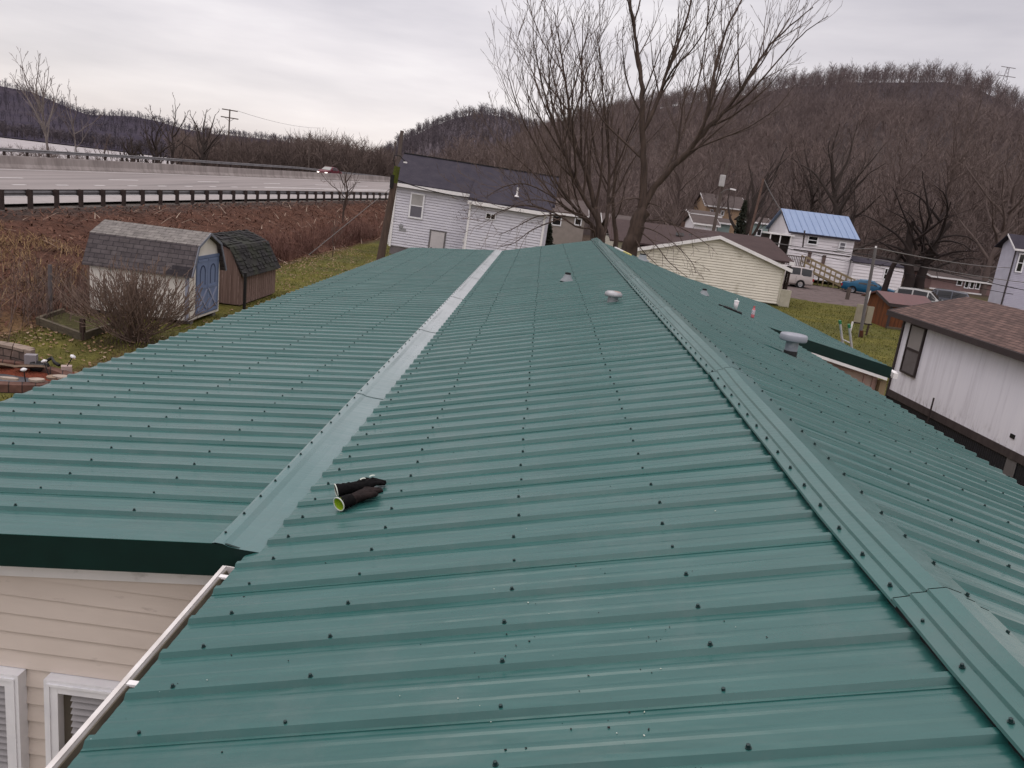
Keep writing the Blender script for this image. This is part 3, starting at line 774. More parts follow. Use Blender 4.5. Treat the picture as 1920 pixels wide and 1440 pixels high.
fr = MB(); fr.bb((sx1+.003, dy0-.07, .2), (dx+.012, dy0, 1.9)); fr.bb((sx1+.003, dy1, .2), (dx+.012, dy1+.07, 1.9)); fr.bb((sx1+.003, dy0-.09, 1.9), (dx+.02, dy1+.09, 1.98)); fr.build('door_frame', M_BLUE, shed)
M_BLUEP = mat('blue_door_panel', (.155, .20, .315), (.13, .17, .275), 3, .6, .3)
M_BLUEL = mat('pale_blue_brace', (.26, .29, .40), None, 5, .6, .3)
M_SHADOWB = mat('dark_blue_recess', (.045, .06, .11), None, 5, .7, .2)
for a, c in ((dy0+.005, (dy0+dy1)/2-.008), ((dy0+dy1)/2+.008, dy1-.005)):
    d = MB(); d.bb((sx1+.004, a, .2), (dx, c, 1.89)); do = d.build('door', M_BLUEP, shed)
    for z in (.24, .98, 1.80): MB().bb((dx, a+.02, z), (dx+.016, c-.02, z+.07)).build('door_rail', M_BLUEP, do)
    xb = MB(); xb.bar((dx+.01, a+.05, .34), (dx+.01, c-.05, .95), .016, .07); xb.bar((dx+.0125, a+.05, .95), (dx+.0125, c-.05, .34), .016, .07); xb.build('cross_brace', M_BLUEL, do)
    ar = MB(); mid = (a+c)/2
    pts = [(mid+.17*math.cos(t), 1.48+.20*math.sin(t)) for t in [math.pi*i/10 for i in range(11)]]
    for (p_, q_), (r_, s_) in zip(pts, pts[1:]): ar.bar((dx+.006, p_, q_), (dx+.006, r_, s_), .012, .035)
    ar.bb((dx+.0, mid+.155, 1.1), (dx+.010, mid+.185, 1.48)); ar.bb((dx+.0, mid-.185, 1.1), (dx+.010, mid-.155, 1.48))
    ar.build('arch_moulding', M_SHADOWB, do)
for y in (22.3, 23.9):
    for x in (-12.6, -11.3, -10.2): MB().bb((x-.2, y-.1, -.05), (x+.2, y+.1, .12)).build('foundation_block', mat('grey_block', (.16, .15, .14), None, 5, .9, .1), shed)
# second shed
M_SH2 = roof_brick('mossy_black_shingle', (.035, .033, .033), (.024, .023, .024), (.012, .011, .011), (0, 1, 0), (.6, 0, .8), .28, .13, stain=(.032, .036, .022))
mt, nt, b = nodes_of('brown_vertical_boards')
v = pos(nt, (7, 7, .35)); c0 = ramp(nt, noise_n(nt, v, 1.2, 4, .7), [(.35, (.12, .075, .06)), (.6, (.19, .125, .105)), (.75, (.30, .22, .19))])
nt.links.new(c0, b.inputs['Base Color']); b.inputs['Roughness'].default_value = .9; M_BOARD = mt
sh2 = thing('small_shed', 'low brown board shed with a curling black shingle barn roof', 'shed', (-11.2, 27.7, 0))
ax0, ax1, ay0, ay1 = -12.4, -9.98, 25.95, 29.45; axm = (ax0+ax1)/2
g2_ = [(ax1+.16, .98), (ax1-.38, 1.95), (axm, 2.28), (ax0+.38, 1.95), (ax0-.16, .98)]
MB().prism([(ax1, ay0, .05), (ax1, ay0, 1.08), (ax1-.38, ay0, 1.9), (axm, ay0, 2.24), (ax0+.38, ay0, 1.9), (ax0, ay0, 1.08), (ax0, ay0, .05)], (0, ay1-ay0, 0)).build('wall', M_BOARD, sh2)
bt = MB()
rr = random.Random(5)
y = ay0+.06
while y < ay1: bt.bb((ax1, y, .08), (ax1+.014, y+.035, 1.0)); y += .2
x = ax1-.05
while x > ax0: bt.bb((x-.035, ay0-.014, .08), (x, ay0, 1.05 if x > ax1-.35 else 1.6)); x -= .28
bt.build('batten', mat('pale_batten', (.27, .19, .165), (.17, .115, .1), 8, .9, .1), sh2)
for k in range(4):
    (xa, za), (xb, zb) = g2_[k], g2_[k+1]
    rows = []
    for i in range(13):
        y = ay0-.14+(ay1-ay0+.28)*i/12; row = []
        for j in range(7):
            t = j/6; cur = (.05*mnoise.noise(Vector((y*1.7, j*1.3, k))) if j % 6 == 0 else .02*mnoise.noise(Vector((y*2.7, j*1.1, k))))
            row.append((xa+(xb-xa)*t+cur*.4, y, za+(zb-za)*t+.05+cur))
        rows.append(row)
    MB().grid(rows).build('roof_panel', M_SH2, sh2)
    cour = MB()
    for j in range(1, 8):
        t = j/8
        for i in range(12):
            if rr.random() < .75:
                y = ay0-.1+(ay1-ay0+.2)*i/12; L = (ay1-ay0+.2)/12*rr.uniform(.7, 1)
                cx_, cz_ = xa+(xb-xa)*t, za+(zb-za)*t+.062+rr.uniform(0, .018)
                nx_, nz_ = -(zb-za), (xb-xa); q = math.hypot(nx_, nz_); s_ = 1 if nz_/q > 0 else -1
                ox, oz = nx_/q*.02*s_, nz_/q*.02*s_
                dxx, dzz = (xb-xa)/8*.8, (zb-za)/8*.8
                cour.quad((cx_+ox, y, cz_+oz), (cx_+ox, y+L, cz_+oz), (cx_+dxx, y+L, cz_+dzz+.004), (cx_+dxx, y, cz_+dzz+.004))
    cour.build('curled_shingles', M_SH2, sh2)
# yard post, raised bed, wall, pond and lamps
one(MB().bb((-9.54, 25.08, 0), (-9.46, 25.16, 1.32)), 'yard_post', M_BLACK, 'slim black post standing at the roof edge before the brown shed', 'post', base=(-9.5, 25.12, 0))
M_TIMBER = mat('weathered_timber', (.12, .10, .07), (.07, .06, .045), 4, .9, .1, bstr=.4, bscale=20, stretch=(1, 1, 3))
bed = thing('raised_bed', 'raised garden bed edged with weathered timbers beside the bare bush', 'garden bed', (-12, 19.8, 0))
for a, c in (((-13.0, 19.75), (-11.15, 18.66)), ((-11.15, 18.7), (-11.25, 20.6)), ((-13.0, 19.8), (-13.2, 21.2))):
    for s in range(2):
        p_ = Vector((*a, .06+.1*s)); q_ = Vector((*c, .06+.1*s)); d = (q_-p_)*.5
        MB().bar(p_, p_+d*.985, .1, .095).build('timber', M_TIMBER, bed); MB().bar(p_+d*1.005, q_, .1, .095).build('timber', M_TIMBER, bed)
M_BEDSOIL = mat('weedy_bed_soil', (.06, .06, .022), (.045, .036, .022), 5, .95, .05, bstr=.9, bscale=14, bdist=.06, c3=(.12, .11, .05), s3=14)
MB().prism([(-12.95, 19.8, .0), (-11.2, 18.74, 0), (-11.3, 20.6, 0), (-13.1, 21.2, 0)], (0, 0, .12)).build('soil', M_BEDSOIL, bed)
MB().bb((-11.22, 18.66, 0), (-11.12, 18.76, .56)).build('corner_stake', M_WOODPOST, bed)
M_STONE = brick('tan_retaining_block', (.17, .125, .105), (.13, .095, .085), (.05, .04, .035), (1, .1, 0), (0, 0, 1), .42, .17, .012, .9, .6)
M_CAPST = mat('tan_cap_stone', (.26, .205, .165), (.19, .15, .125), 4, .9, .1, bstr=.4, bscale=25)
wl_ = thing('retaining_wall', 'low curved retaining wall of tan garden blocks above the red mulch', 'garden wall', (-11.3, 15.9, 0))
cpts = [(-12.6, 15.75), (-11.9, 16.0), (-11.3, 16.02), (-10.95, 15.95), (-10.62, 15.82)]
bw = MB(); cp = MB()
for (a, b_), (c, d) in zip(cpts, cpts[1:]):
    bw.bar((a, b_, .18), (c, d, .18), .22, .36)
    v1 = Vector((a, b_, .39)); v2 = Vector((c, d, .39)); cp.bar(v1.lerp(v2, .02), v1.lerp(v2, .98), .27, .06)
bw.build('block_courses', M_STONE, wl_); cp.build('cap_stones', M_CAPST, wl_)
MB().bb((-10.64, 15.68, 0), (-10.5, 15.84, .42)).build('end_pillar', M_CAPST, wl_)
M_MULCH = mat('red_mulch', (.17, .045, .025), (.10, .03, .02), 14, .95, .05, bstr=1, bscale=30, bdist=.05, c3=(.22, .09, .05), s3=30)
mul = MB(); 
pts = [(-12.6, 15.5), (-11.4, 15.8), (-10.6, 15.6), (-9.6, 15.75), (-9.2, 15.2), (-9.6, 14.9), (-10.6, 15.0), (-11.6, 14.7), (-12.6, 14.4)]
mul.add([(x, y, .05) for x, y in pts]+[(-10.8, 15.3, .10)], [(i, (i+1) % 9, 9) for i in range(9)])
one(mul, 'mulch_bed', M_MULCH, 'bed of red wood mulch below the low garden wall', 'mulch bed')
M_LINER = mat('black_pond_liner', (.04, .042, .05), (.06, .062, .07), 4, .35, .5)
M_EDGE = brick('reddish_edging_block', (.115, .06, .045), (.085, .045, .035), (.03, .02, .018), (1, .6, 0), (0, 0, 1), .26, .4, .012, .9, .6)
pond = thing('garden_pond', 'small pond with a grey liner inside a ring of reddish edging blocks', 'pond', (-10.8, 14.6, 0))
ov = lambda t, rx, ry: (-10.75+rx*math.cos(t), 14.78+ry*math.sin(t))
N = 40
rows = [[(*ov(2*math.pi*i/N, a, b_), z) for i in range(N+1)] for a, b_, z in ((1.75, .92, 0), (1.73, .90, .16), (1.45, .70, .17), (1.42, .68, .04))]
MB().grid(rows).build('edging_ring', M_EDGE, pond)
MB().add([(*ov(2*math.pi*i/N, 1.44, .69), .05) for i in range(N)], [tuple(range(N))]).build('liner', M_LINER, pond)
M_FLAG = mat('tan_flagstone', (.25, .185, .13), (.17, .125, .095), 5, .85, .15, bstr=.3, bscale=20)
M_FLAGP = mat('pale_flagstone', (.36, .30, .25), (.27, .225, .185), 7, .85, .15, bstr=.3, bscale=20)
rr = random.Random(2)
def slab(x, y, z, a, b_, rot, tilt, mt, label):
    pts = []
    for i in range(9):
        t = 2*math.pi*i/9; r = rr.uniform(.8, 1.1); pts.append(Vector((a*r*math.cos(t), b_*r*math.sin(t), 0)))
    q = Matrix.Rotation(rot, 3, 'Z') @ Matrix.Rotation(tilt, 3, 'X')
    o = Vector((x, y, z)); mb = MB().prism([o+q @ p_ for p_ in pts], q @ Vector((0, 0, .045)))
    one(mb, 'flagstone', mt, label, 'stone', 'flat stones around the pond', base=(x, y, z))
slab(-11.15, 15.15, .13, .55, .20, .25, -.5, M_FLAG, 'long tilted tan flagstone leaning over the back of the pond')
slab(-10.25, 15.3, .16, .30, .14, .5, -.4, M_FLAG, 'tilted tan flagstone between two garden lamps and the red mulch')
slab(-9.55, 14.42, .18, .16, .10, .3, .05, M_FLAGP, 'pale flat stone beside the nearest garden lamp')
slab(-9.42, 14.72, .18, .14, .08, -.5, .2, M_FLAG, 'small tan stone propped between two pale flat stones')
slab(-9.25, 14.75, .20, .17, .08, .1, .1, M_FLAGP, 'pale flat stone at the right end of the pond edge')
slab(-10.0, 14.28, .18, .20, .06, .05, .0, M_FLAGP, 'thin pale stone on the pond edge left of the nearest lamp')
slab(-12.0, 15.2, .12, .25, .2, .6, .4, M_FLAGP, 'rounded pale rock at the far left edge of the mulch')
ps = MB().box((-9.62, 15.52, .13), (.2, .16, .22), .5); one(ps, 'pale_rock', mat('pinkish_rock', (.42, .33, .30), (.3, .24, .22), 9, .9, .1, bstr=.5, bscale=20), 'pinkish pale rock at the foot of the leaning garden lamp', 'rock', base=(-9.62, 15.52, .02))
M_LAMPW = mat('white_lamp_shade', (.66, .66, .66), (.55, .55, .56), 9, .5, .3)
for (a, c, lab) in (((-9.77, 14.42, .1), (-9.79, 14.40, .38), 'white topped solar garden lamp standing at the pond front edge'), ((-9.72, 15.10, .04), (-9.84, 15.12, .39), 'white topped solar garden lamp in the middle between pond and dark pot'), ((-9.72, 15.50, .02), (-9.47, 15.5, .46), 'white topped solar garden lamp leaning far to the right')):
    l = thing('garden_lamp', lab, 'garden lamp', a, group='white solar garden lamps')
    a, c = Vector(a), Vector(c); d = (c-a).normalized(); MB().tube([a, c], .011, 6).build('stake', M_BLACK, l)
    q = d.to_track_quat('Z', 'X').to_matrix()
    sh_ = MB().lathe([(.0, .045), (.055, .02), (.062, .0), (.04, -.02), (.02, -.03)], c, 6, q); sh_.build('lamp_shade', M_LAMPW, l)
pot = thing('dark_planter', 'dark rounded planter beside a grey box near the garden wall end', 'planter', (-10.2, 15.55, 0))
MB().lathe([(.0, .0), (.15, .02), (.2, .12), (.17, .2), (.12, .21), (.10, .12)], (-10.2, 15.5, .03), 18).build('bowl', M_BLACK, pot, True)
MB().tube([(-10.2, 15.6, .2), (-10.05, 15.7, .32), (-9.95, 15.62, .25), (-9.8, 15.55, .22)], .035, 8).build('spout', M_BLACK, pot, True)
M_GBOX = mat('grey_plastic_box', (.23, .21, .22), (.19, .175, .185), 6, .6, .3)
gb = MB().box((-10.42, 15.58, .22), (.22, .16, .3), .3); one(gb, 'grey_box', M_GBOX, 'small grey plastic box beside the end pillar of the garden wall', 'box', base=(-10.42, 15.58, .07))
M_TERRA = mat('faded_terracotta', (.16, .085, .06), (.12, .065, .05), 6, .9, .1)
p_ = atz(550, 474, .0); tp = MB().lathe([(.0, 0), (.26, 0), (.33, .5), (.36, .5), (.36, .58), (.30, .58), (.28, .45), (0, .44)], p_, 20)
one(tp, 'terracotta_pot', M_TERRA, 'faded terracotta pot standing at the edge of the reddish brush', 'flower pot', base=p_)
# old fence posts in the brush line
for k, (x, y, h) in enumerate(((-13.4, 20.9, 1.45), (-14.6, 18.6, 1.2))):
    f = MB().tube([(x, y, -.05), (x+.03, y, h)], [.065, .055], 8)
    one(f, 'fence_post', mat('grey_fence_post', (.13, .115, .115), (.085, .075, .075), 5, .9, .1), ['grey fence post in the scrub left of the cream shed', 'grey fence post in the scrub at the left edge near the garden bed'][k], 'post', 'old fence posts in the scrub', base=(x, y, 0))
# ================================================================== neighbouring houses
def plain_house(root, x0, x1, y0, y1, z0, ze, zr, axis, wm, rm, ov=.3, step=.14, trim=None, front=True, sides=(1,), rth=.09):
    """walls, lapped siding on the faces that show, two roof slabs, trim boards"""
    w = MB()
    if axis == 'X':
        ym = (y0+y1)/2; w.prism([(x0, y0, z0), (x0, y0, ze), (x0, ym, zr-.05), (x0, y1, ze), (x0, y1, z0)], (x1-x0, 0, 0))
    else:
        xm = (x0+x1)/2; w.prism([(x0, y0, z0), (x0, y0, ze), (xm, y0, zr-.05), (x1, y0, ze), (x1, y0, z0)], (0, y1-y0, 0))
    if step:
        if axis == 'X': ext = lambda z: (x0, x1)
        else: ext = lambda z: (x0, x1) if z <= ze else (x0+(xm-x0)*(z-ze)/(zr-ze), x1-(x1-xm)*(z-ze)/(zr-ze))
        if front: lap(w, z0, (ze if axis == 'X' else zr)-.06, step, ext, lambda u, o, z: (u, y0-.004-o, z), .06, step*.2)
        exs = (lambda z: (y0, y1)) if axis == 'Y' else (lambda z: (y0, y1) if z <= ze else (y0+(ym-y0)*(z-ze)/(zr-ze), y1-(y1-ym)*(z-ze)/(zr-ze)))
        top = ze if axis == 'Y' else zr-.06
        if 1 in sides: lap(w, z0, top, step, exs, lambda u, o, z: (x1+.004+o, u, z), .018)
        if -1 in sides: lap(w, z0, top, step, exs, lambda u, o, z: (x0-.004-o, u, z), .018)
    wo = w.build('wall', wm, root)
    sl = (zr-ze)/((y1-y0)/2 if axis == 'X' else (x1-x0)/2)
    for s in (-1, 1):
        r = MB()
        if axis == 'X':
            ye = y0-ov if s < 0 else y1+ov
            r.prism([(x0-ov, ye, ze-sl*ov), (x0-ov, ym, zr), (x0-ov, ym, zr+rth), (x0-ov, ye, ze-sl*ov+rth)], (x1-x0+2*ov, 0, 0))
        else:
            xe = x0-ov if s < 0 else x1+ov
            r.prism([(xe, y0-ov, ze-sl*ov), (xm, y0-ov, zr), (xm, y0-ov, zr+rth), (xe, y0-ov, ze-sl*ov+rth)], (0, y1-y0+2*ov, 0))
        ro = r.build('roof_slope', rm, root)
    if trim:
        t = MB()
        if axis == 'X':
            t.bb((x0-ov, y0-ov-.03, ze-sl*ov-.10), (x1+ov, y0-ov-.002, ze-sl*ov+rth-.01))
            for xx in (x0-ov-.03, x1+ov+.005):
                t.prism([(xx, y0-ov, ze-sl*ov-.08), (xx, ym, zr-.08), (xx, ym, zr+rth), (xx, y0-ov, ze-sl*ov+rth)], (.025, 0, 0))
        else:
            for s, xe in ((-1, x0-ov), (1, x1+ov)):
                t.prism([(xe, y0-ov-.03, ze-sl*ov-.12), (xm, y0-ov-.03, zr-.12), (xm, y0-ov-.03, zr+rth+.004), (xe, y0-ov-.03, ze-sl*ov+rth+.004)], (0, .028, 0))
            t.bb((x1+ov+.002, y0-ov, ze-sl*ov-.1), (x1+ov+.03, y1+ov, ze-sl*ov+rth-.01))
        t.build('roof_trim', trim, root)
    return wo
def window(root, x0, x1, z0, z1, y, fm=None, gm=None, fw=.09, split=True, upper=None, axis='Y', sx=-1):
    """framed window proud of a wall that faces -Y (or +-X when axis is X)"""
    fm = fm or M_FRAME; gm = gm or M_GLASS
    T = (lambda u, o, z: (u, y-o, z)) if axis == 'Y' else (lambda u, o, z: (y+sx*o, u, z))
    def bb(mb, u0, u1, o0, o1, za, zb): a, c = T(u0, o0, za), T(u1, o1, zb); mb.bb([min(p, q) for p, q in zip(a, c)], [max(p, q) for p, q in zip(a, c)])
    f = MB()
    bb(f, x0, x0+fw, .0, .06, z0, z1); bb(f, x1-fw, x1, .0, .06, z0, z1); bb(f, x0+fw, x1-fw, .0, .062, z1-fw, z1); bb(f, x0+fw, x1-fw, .0, .068, z0, z0+fw)
    zm = (z0+z1)/2
    if split: bb(f, x0+fw, x1-fw, .0, .05, zm-.03, zm+.03)
    o = f.build('window', fm, root)
    g = MB(); g.quad(T(x0+fw, .03, z0+fw), T(x1-fw, .03, z0+fw), T(x1-fw, .03, (zm if split else z1-fw)), T(x0+fw, .03, (zm if split else z1-fw))); g.build('pane', gm, o)
    if split: MB().quad(T(x0+fw, .034, zm), T(x1-fw, .034, zm), T(x1-fw, .034, z1-fw), T(x0+fw, .034, z1-fw)).build('pane', upper or gm, o)
    return o
# ---- white two-storey house beyond the yard (it leans a little)
M_LILAC = mat('dirty_white_clapboard', (.62, .61, .65), (.54, .53, .58), 1.2, .65, .25, c3=(.33, .31, .34), s3=2.6, w3=(.6, .85), stretch=(1, 1, 1.6))
M_SLATE = mat('dark_purple_shingle', (.032, .029, .040), (.046, .041, .052), 1.5, .9, .12, bstr=.4, bscale=14, bdist=.03, c3=(.058, .05, .058), s3=7, w3=(.55, .8))
hx0, hx1, hy = -10.0, -4.85, 51.9
wh = thing('farm_house', 'tall dingy white clapboard house with dark shingle roof past the green roof end', 'house', (hx0, hy, 0))
OFFH = ORIG[wh.name]
w = MB(); w.bb((hx0, hy, .55), (0.3, hy+8, 4.55)); lap(w, .55, 4.58, .175, lambda z: (hx0, hx1+.1), lambda u, o, z: (u, hy-.004-o, z), .06, .045)
w.build('wall', M_LILAC, wh)
ay = 50.3
w = MB(); w.bb((hx1, ay, .3), (0.05, hy+.5, 4.3)); lap(w, .3, 4.3, .175, lambda z: (hx1, .05), lambda u, o, z: (u, ay-.004-o, z), .06, .045)
w.build('extension_wall', M_LILAC, wh)
M_FOUND = mat('foundation_stone', (.19, .17, .17), (.13, .115, .12), 3, .9, .1, bstr=.5, bscale=6)
MB().bb((hx0+.05, hy+.02, -.4), (0.2, hy+7.9, .55)).build('foundation', M_FOUND, wh)
r = MB(); r.prism([(hx0-.35, hy-.4, 4.60), (hx0-.35, hy+3.6, 6.55), (hx0-.35, hy+3.6, 6.66), (hx0-.35, hy-.4, 4.72)], (10.9, 0, 0)); r.build('roof_slope', M_SLATE, wh)
r = MB(); r.prism([(hx0-.35, hy+3.6, 6.55), (hx0-.35, hy+8, 4.6), (hx0-.35, hy+8, 4.7), (hx0-.35, hy+3.6, 6.66)], (10.9, 0, 0)); r.build('roof_slope', M_SLATE, wh)
r = MB(); r.prism([(hx1-.12, ay-.4, 4.22), (hx1-.12, hy+1.4, 5.66), (hx1-.12, hy+1.4, 5.78), (hx1-.12, ay-.4, 4.34)], (5.35, 0, 0)); r.build('extension_roof', M_SLATE, wh)
t = MB(); t.bb((hx0-.35, hy-.46, 4.44), (hx1-.1, hy-.402, 4.66)); t.bb((hx1-.12, ay-.46, 4.06), (.25, ay-.402, 4.28)); t.bb((hx0-.04, hy-.1, .5), (hx0+.1, hy-.026, 4.5)); t.bb((hx1-.02, ay-.1, .3), (hx1+.1, ay-.026, 4.1)); t.bb((-.06, ay-.1, .3), (.08, ay-.026, 4.1)); t.build('corner_trim', M_WHITE, wh)
MB().bb((hx0-.35, hy+3.52, 6.655), (0.6, hy+3.68, 6.72)).build('ridge_strip', M_BLACK, wh)
M_CURT = mat('pale_curtain', (.38, .365, .35), (.3, .29, .28), 3, .6, .3)
M_GREYG = mat('grey_screen_pane', (.11, .105, .125), (.13, .125, .145), 3, .3, .4)
window(wh, -8.95, -8.0, 2.55, 4.2, hy-.07, M_FRAME, M_GREYG, .1, True, M_CURT)
window(wh, -3.75, -3.1, 3.3, 3.68, ay-.07, M_FRAME, M_DARKGLASS, .05, False)
MB().bb((-3.44, ay-.125, 3.34), (-3.40, ay-.08, 3.64)).build('window_mullion', M_FRAME, wh)
d = MB(); d.bb((-7.3, hy-.10, .2), (-6.4, hy-.07, 1.92)); do = d.build('door', mat('flat_white_door', (.52, .49, .49), (.47, .445, .445), 3, .5, .3), wh)
MB().bb((-7.22, hy-.14, .75), (-7.14, hy-.10, .85)).build('handle', M_BLACK, do)
f = MB(); f.bb((-7.4, hy-.11, .2), (-7.302, hy-.07, 2.02)); f.bb((-6.398, hy-.11, .2), (-6.3, hy-.07, 2.02)); f.bb((-7.302, hy-.11, 1.922), (-6.398, hy-.07, 2.02)); f.build('door_frame', mat('shadowed_door_frame', (.16, .15, .15), None, 5, .8, .1), wh)
mb = MB(); mb.lathe([(.0, .12), (.13, .11), (.14, .0)], (-9.35, hy-.02, 1.95), 14, Matrix.Rotation(R(90), 3, 'X')); mb.bb((-9.45, hy-.08, 1.6), (-9.0, hy-.03, 1.82)); mb.build('electric_meter', mat('meter_grey', (.3, .3, .31), None, 5, .4, .4), wh)
mb = MB(); mb.tube([(-5.05, hy-.12, 2.1), (-5.05, hy-.12, .9)], .03, 6); mb.bb((-5.15, hy-.16, 1.5), (-4.95, hy-.04, 1.75)); mb.bb((-5.12, hy-.16, .95), (-4.98, hy-.04, 1.3)); mb.build('conduit_box', M_WHITE, wh)
mb = MB(); mb.lathe([(.16, 0), (.09, .1), (.06, .1), (.06, .5), (.075, .5), (.075, .58), (0, .58)], (-2.0, ay+.7, 4.95), 12); mb.build('roof_vent', M_WHITE, wh)
dp = MB().tube([(hx0-.08, hy-.1, 4.4), (hx0-.08, hy-.1, .6)], .04, 6); dp.build('downspout', M_WHITE, wh)
wh.rotation_euler = (0, R(1.7), 0)
# ---- cream yellow home
M_YEL = mat('cream_vinyl_siding', (.72, .68, .58), (.64, .605, .515), 1.2, .6, .25, c3=(.42, .39, .31), s3=1.5, w3=(.56, .8), stretch=(1, 1, .6))
M_BROOF = mat('brown_shingle', (.062, .042, .040), (.050, .034, .033), 1.2, .9, .12, bstr=.4, bscale=14, bdist=.03, c3=(.085, .065, .06), s3=9, w3=(.58, .8))
ye = thing('cream_home', 'cream vinyl sided home with a brown shingle roof behind the big bare tree', 'house', (10.7, 53, 0))
yx0, yx1, yy0 = 5.98, 15.46, 49.5; ypk = 11.1
w = MB(); w.prism([(yx0, yy0, .1), (yx0, yy0, 2.4), (ypk, yy0, 3.78), (yx1, yy0, 2.4), (yx1, yy0, .1)], (0, 9, 0))
lap(w, .1, 3.76, .165, lambda z: (yx0, yx1) if z < 2.4 else (yx0+(ypk-yx0)*(z-2.4)/1.38, yx1-(yx1-ypk)*(z-2.4)/1.38), lambda u, o, z: (u, yy0-.004-o, z), .06, .042); w.build('wall', M_YEL, ye)
for s, xe in ((-1, yx0-.4), (1, yx1+.45)):
    zz = 2.4-.12
    MB().prism([(xe, yy0-.32, zz), (ypk, yy0-.32, 3.82), (ypk, yy0-.32, 3.9), (xe, yy0-.32, zz+.1)], (0, 6.2, 0)).build('roof_slope', M_BROOF, ye)
    MB().prism([(xe, yy0-.36, zz-.1), (ypk, yy0-.36, 3.70), (ypk, yy0-.36, 3.905), (xe, yy0-.36, zz+.12)], (0, .038, 0)).build('rake_board', M_WHITE, ye)
mr = MB(); xr = at(1490, 487, 50).x
xa = 4.4
mr.prism([(xa, 49.9, 2.72), (xa, 56.5, 3.93), (xa, 56.5, 4.03), (xa, 49.9, 2.82)], (xr-xa, 0, 0)); mr.build('main_roof', M_BROOF, ye)
MB().prism([(xa, 56.5, 3.93), (xa, 63, 2.7), (xa, 63, 2.8), (xa, 56.5, 4.03)], (xr-xa, 0, 0)).build('main_roof', M_BROOF, ye)
MB().bb((yx1+.4, 49.84, 2.62), (xr+.02, 49.9, 2.83)).build('fascia', M_WHITE, ye)
MB().bb((4.8, 51, 0), (xr-.5, 62, 2.7)).build('main_body', M_YEL, ye)
for (px, py) in ((1278, 421), (1300, 437), (1305, 434)):
    q = at(px, py, 53.3); q.z = 2.82+(q.y-49.9)*.183
    v_ = MB(); v_.prism([q+Vector((-.3, -.2, 0)), q+Vector((.3, -.2, 0)), q+Vector((.25, .2, .18)), q+Vector((-.25, .2, .18))], (0, 0, .06)); v_.build('roof_vent', M_BLACK, ye)
cb = MB(); cb.bb((yx1-.03, yy0-.09, .1), (yx1+.09, yy0-.028, 2.38)); cb.build('corner_board', mat('cream_corner', (.50, .47, .38), None, 5, .6, .2), ye)
MB().bb((yx1+.1, yy0-.1, -.1), (yx1+.75, yy0+.5, 1.05)).build('utility_cabinet', mat('cream_cabinet', (.42, .39, .31), (.34, .32, .25), 4, .7, .2), ye)
M_LATT = mat('dark_lattice_wood', (.045, .032, .028), (.03, .022, .02), 5, .9, .1)
la = MB(); lx, ly = yx1+.72, 50.5
la.bb((lx-.05, ly-.06, 0), (lx+.05, ly+.06, 2.5))
for k in range(9):
    z = .95+k*.17; la.bar((lx+.02, ly+.06, z), (lx+.02, ly+.55, z+.3), .03, .03); la.bar((lx+.05, ly+.06, z+.3), (lx+.05, ly+.55, z), .03, .03)
la.bb((lx-.05, ly+.5, 0), (lx+.05, ly+.6, 2.5)); la.build('porch_lattice', M_LATT, ye)
# ---- weathered white trailer on the right
mt, nt, b = nodes_of('streaked_white_panel')
v = pos(nt, (1, 1.6, .12)); c0 = ramp(nt, noise_n(nt, v, 2.0, 6, .7), [(.3, (.60, .58, .63)), (.5, (.78, .77, .83)), (.75, (.84, .83, .88))])
gz_ = nt.nodes.new('ShaderNodeNewGeometry'); sx = nt.nodes.new('ShaderNodeSeparateXYZ'); nt.links.new(gz_.outputs['Position'], sx.inputs[0])
mr_ = nt.nodes.new('ShaderNodeMapRange'); mr_.inputs[1].default_value = 2.9; mr_.inputs[2].default_value = 2.2; mr_.inputs[3].default_value = .75; mr_.inputs[4].default_value = 0; nt.links.new(sx.outputs['Z'], mr_.inputs[0])
ml = nt.nodes.new('ShaderNodeMath'); ml.operation = 'MULTIPLY'; nt.links.new(mr_.outputs[0], ml.inputs[0]); nt.links.new(noise_n(nt, pos(nt, (1, 5, .3)), 1.6, 5, .7), ml.inputs[1])
c1 = mixc(nt, ml.outputs[0], c0, (.28, .25, .25))
mr2 = nt.nodes.new('ShaderNodeMapRange'); mr2.inputs[1].default_value = .78; mr2.inputs[2].default_value = 1.25; mr2.inputs[3].default_value = 1; mr2.inputs[4].default_value = 0; nt.links.new(sx.outputs['Z'], mr2.inputs[0])
m2_ = nt.nodes.new('ShaderNodeMath'); m2_.operation = 'MULTIPLY'; nt.links.new(mr2.outputs[0], m2_.inputs[0]); nt.links.new(ramp(nt, noise_n(nt, pos(nt, (1, 4, 1.2)), 2.4, 6, .75), [(.5, (0, 0, 0)), (.75, (1, 1, 1))]), m2_.inputs[1])
nt.links.new(mixc(nt, m2_.outputs[0], c1, (.13, .10, .09)), b.inputs['Base Color']); b.inputs['Roughness'].default_value = .6; b.inputs['Specular IOR Level'].default_value = .3
M_STREAK = mt
M_RROOF = brick('brown_mottled_shingle', (.135, .085, .072), (.085, .055, .048), (.04, .026, .024), (0, 1, 0), (.94, 0, .34), .32, .13, .012, .95, .5)
tx = 10.44; tya, tyb = 9.0, 21.8
tr_ = thing('white_trailer', 'weathered white trailer with streaked walls and a brown shingle roof on the right', 'trailer', (12, 16, 0))
zb_ = lambda y: .80+(tyb-y)*.0234                       # the trailer's floor line climbs toward the near end
MB().prism([(tx, tya, zb_(tya)), (tx, tyb, zb_(tyb)), (tx, tyb, 2.95), (tx, tya, 2.95)], (3.7, 0, 0)).build('wall', M_STREAK, tr_)
M_DKTRIM = mat('dark_brown_trim', (.045, .032, .032), (.032, .024, .025), 5, .6, .3)
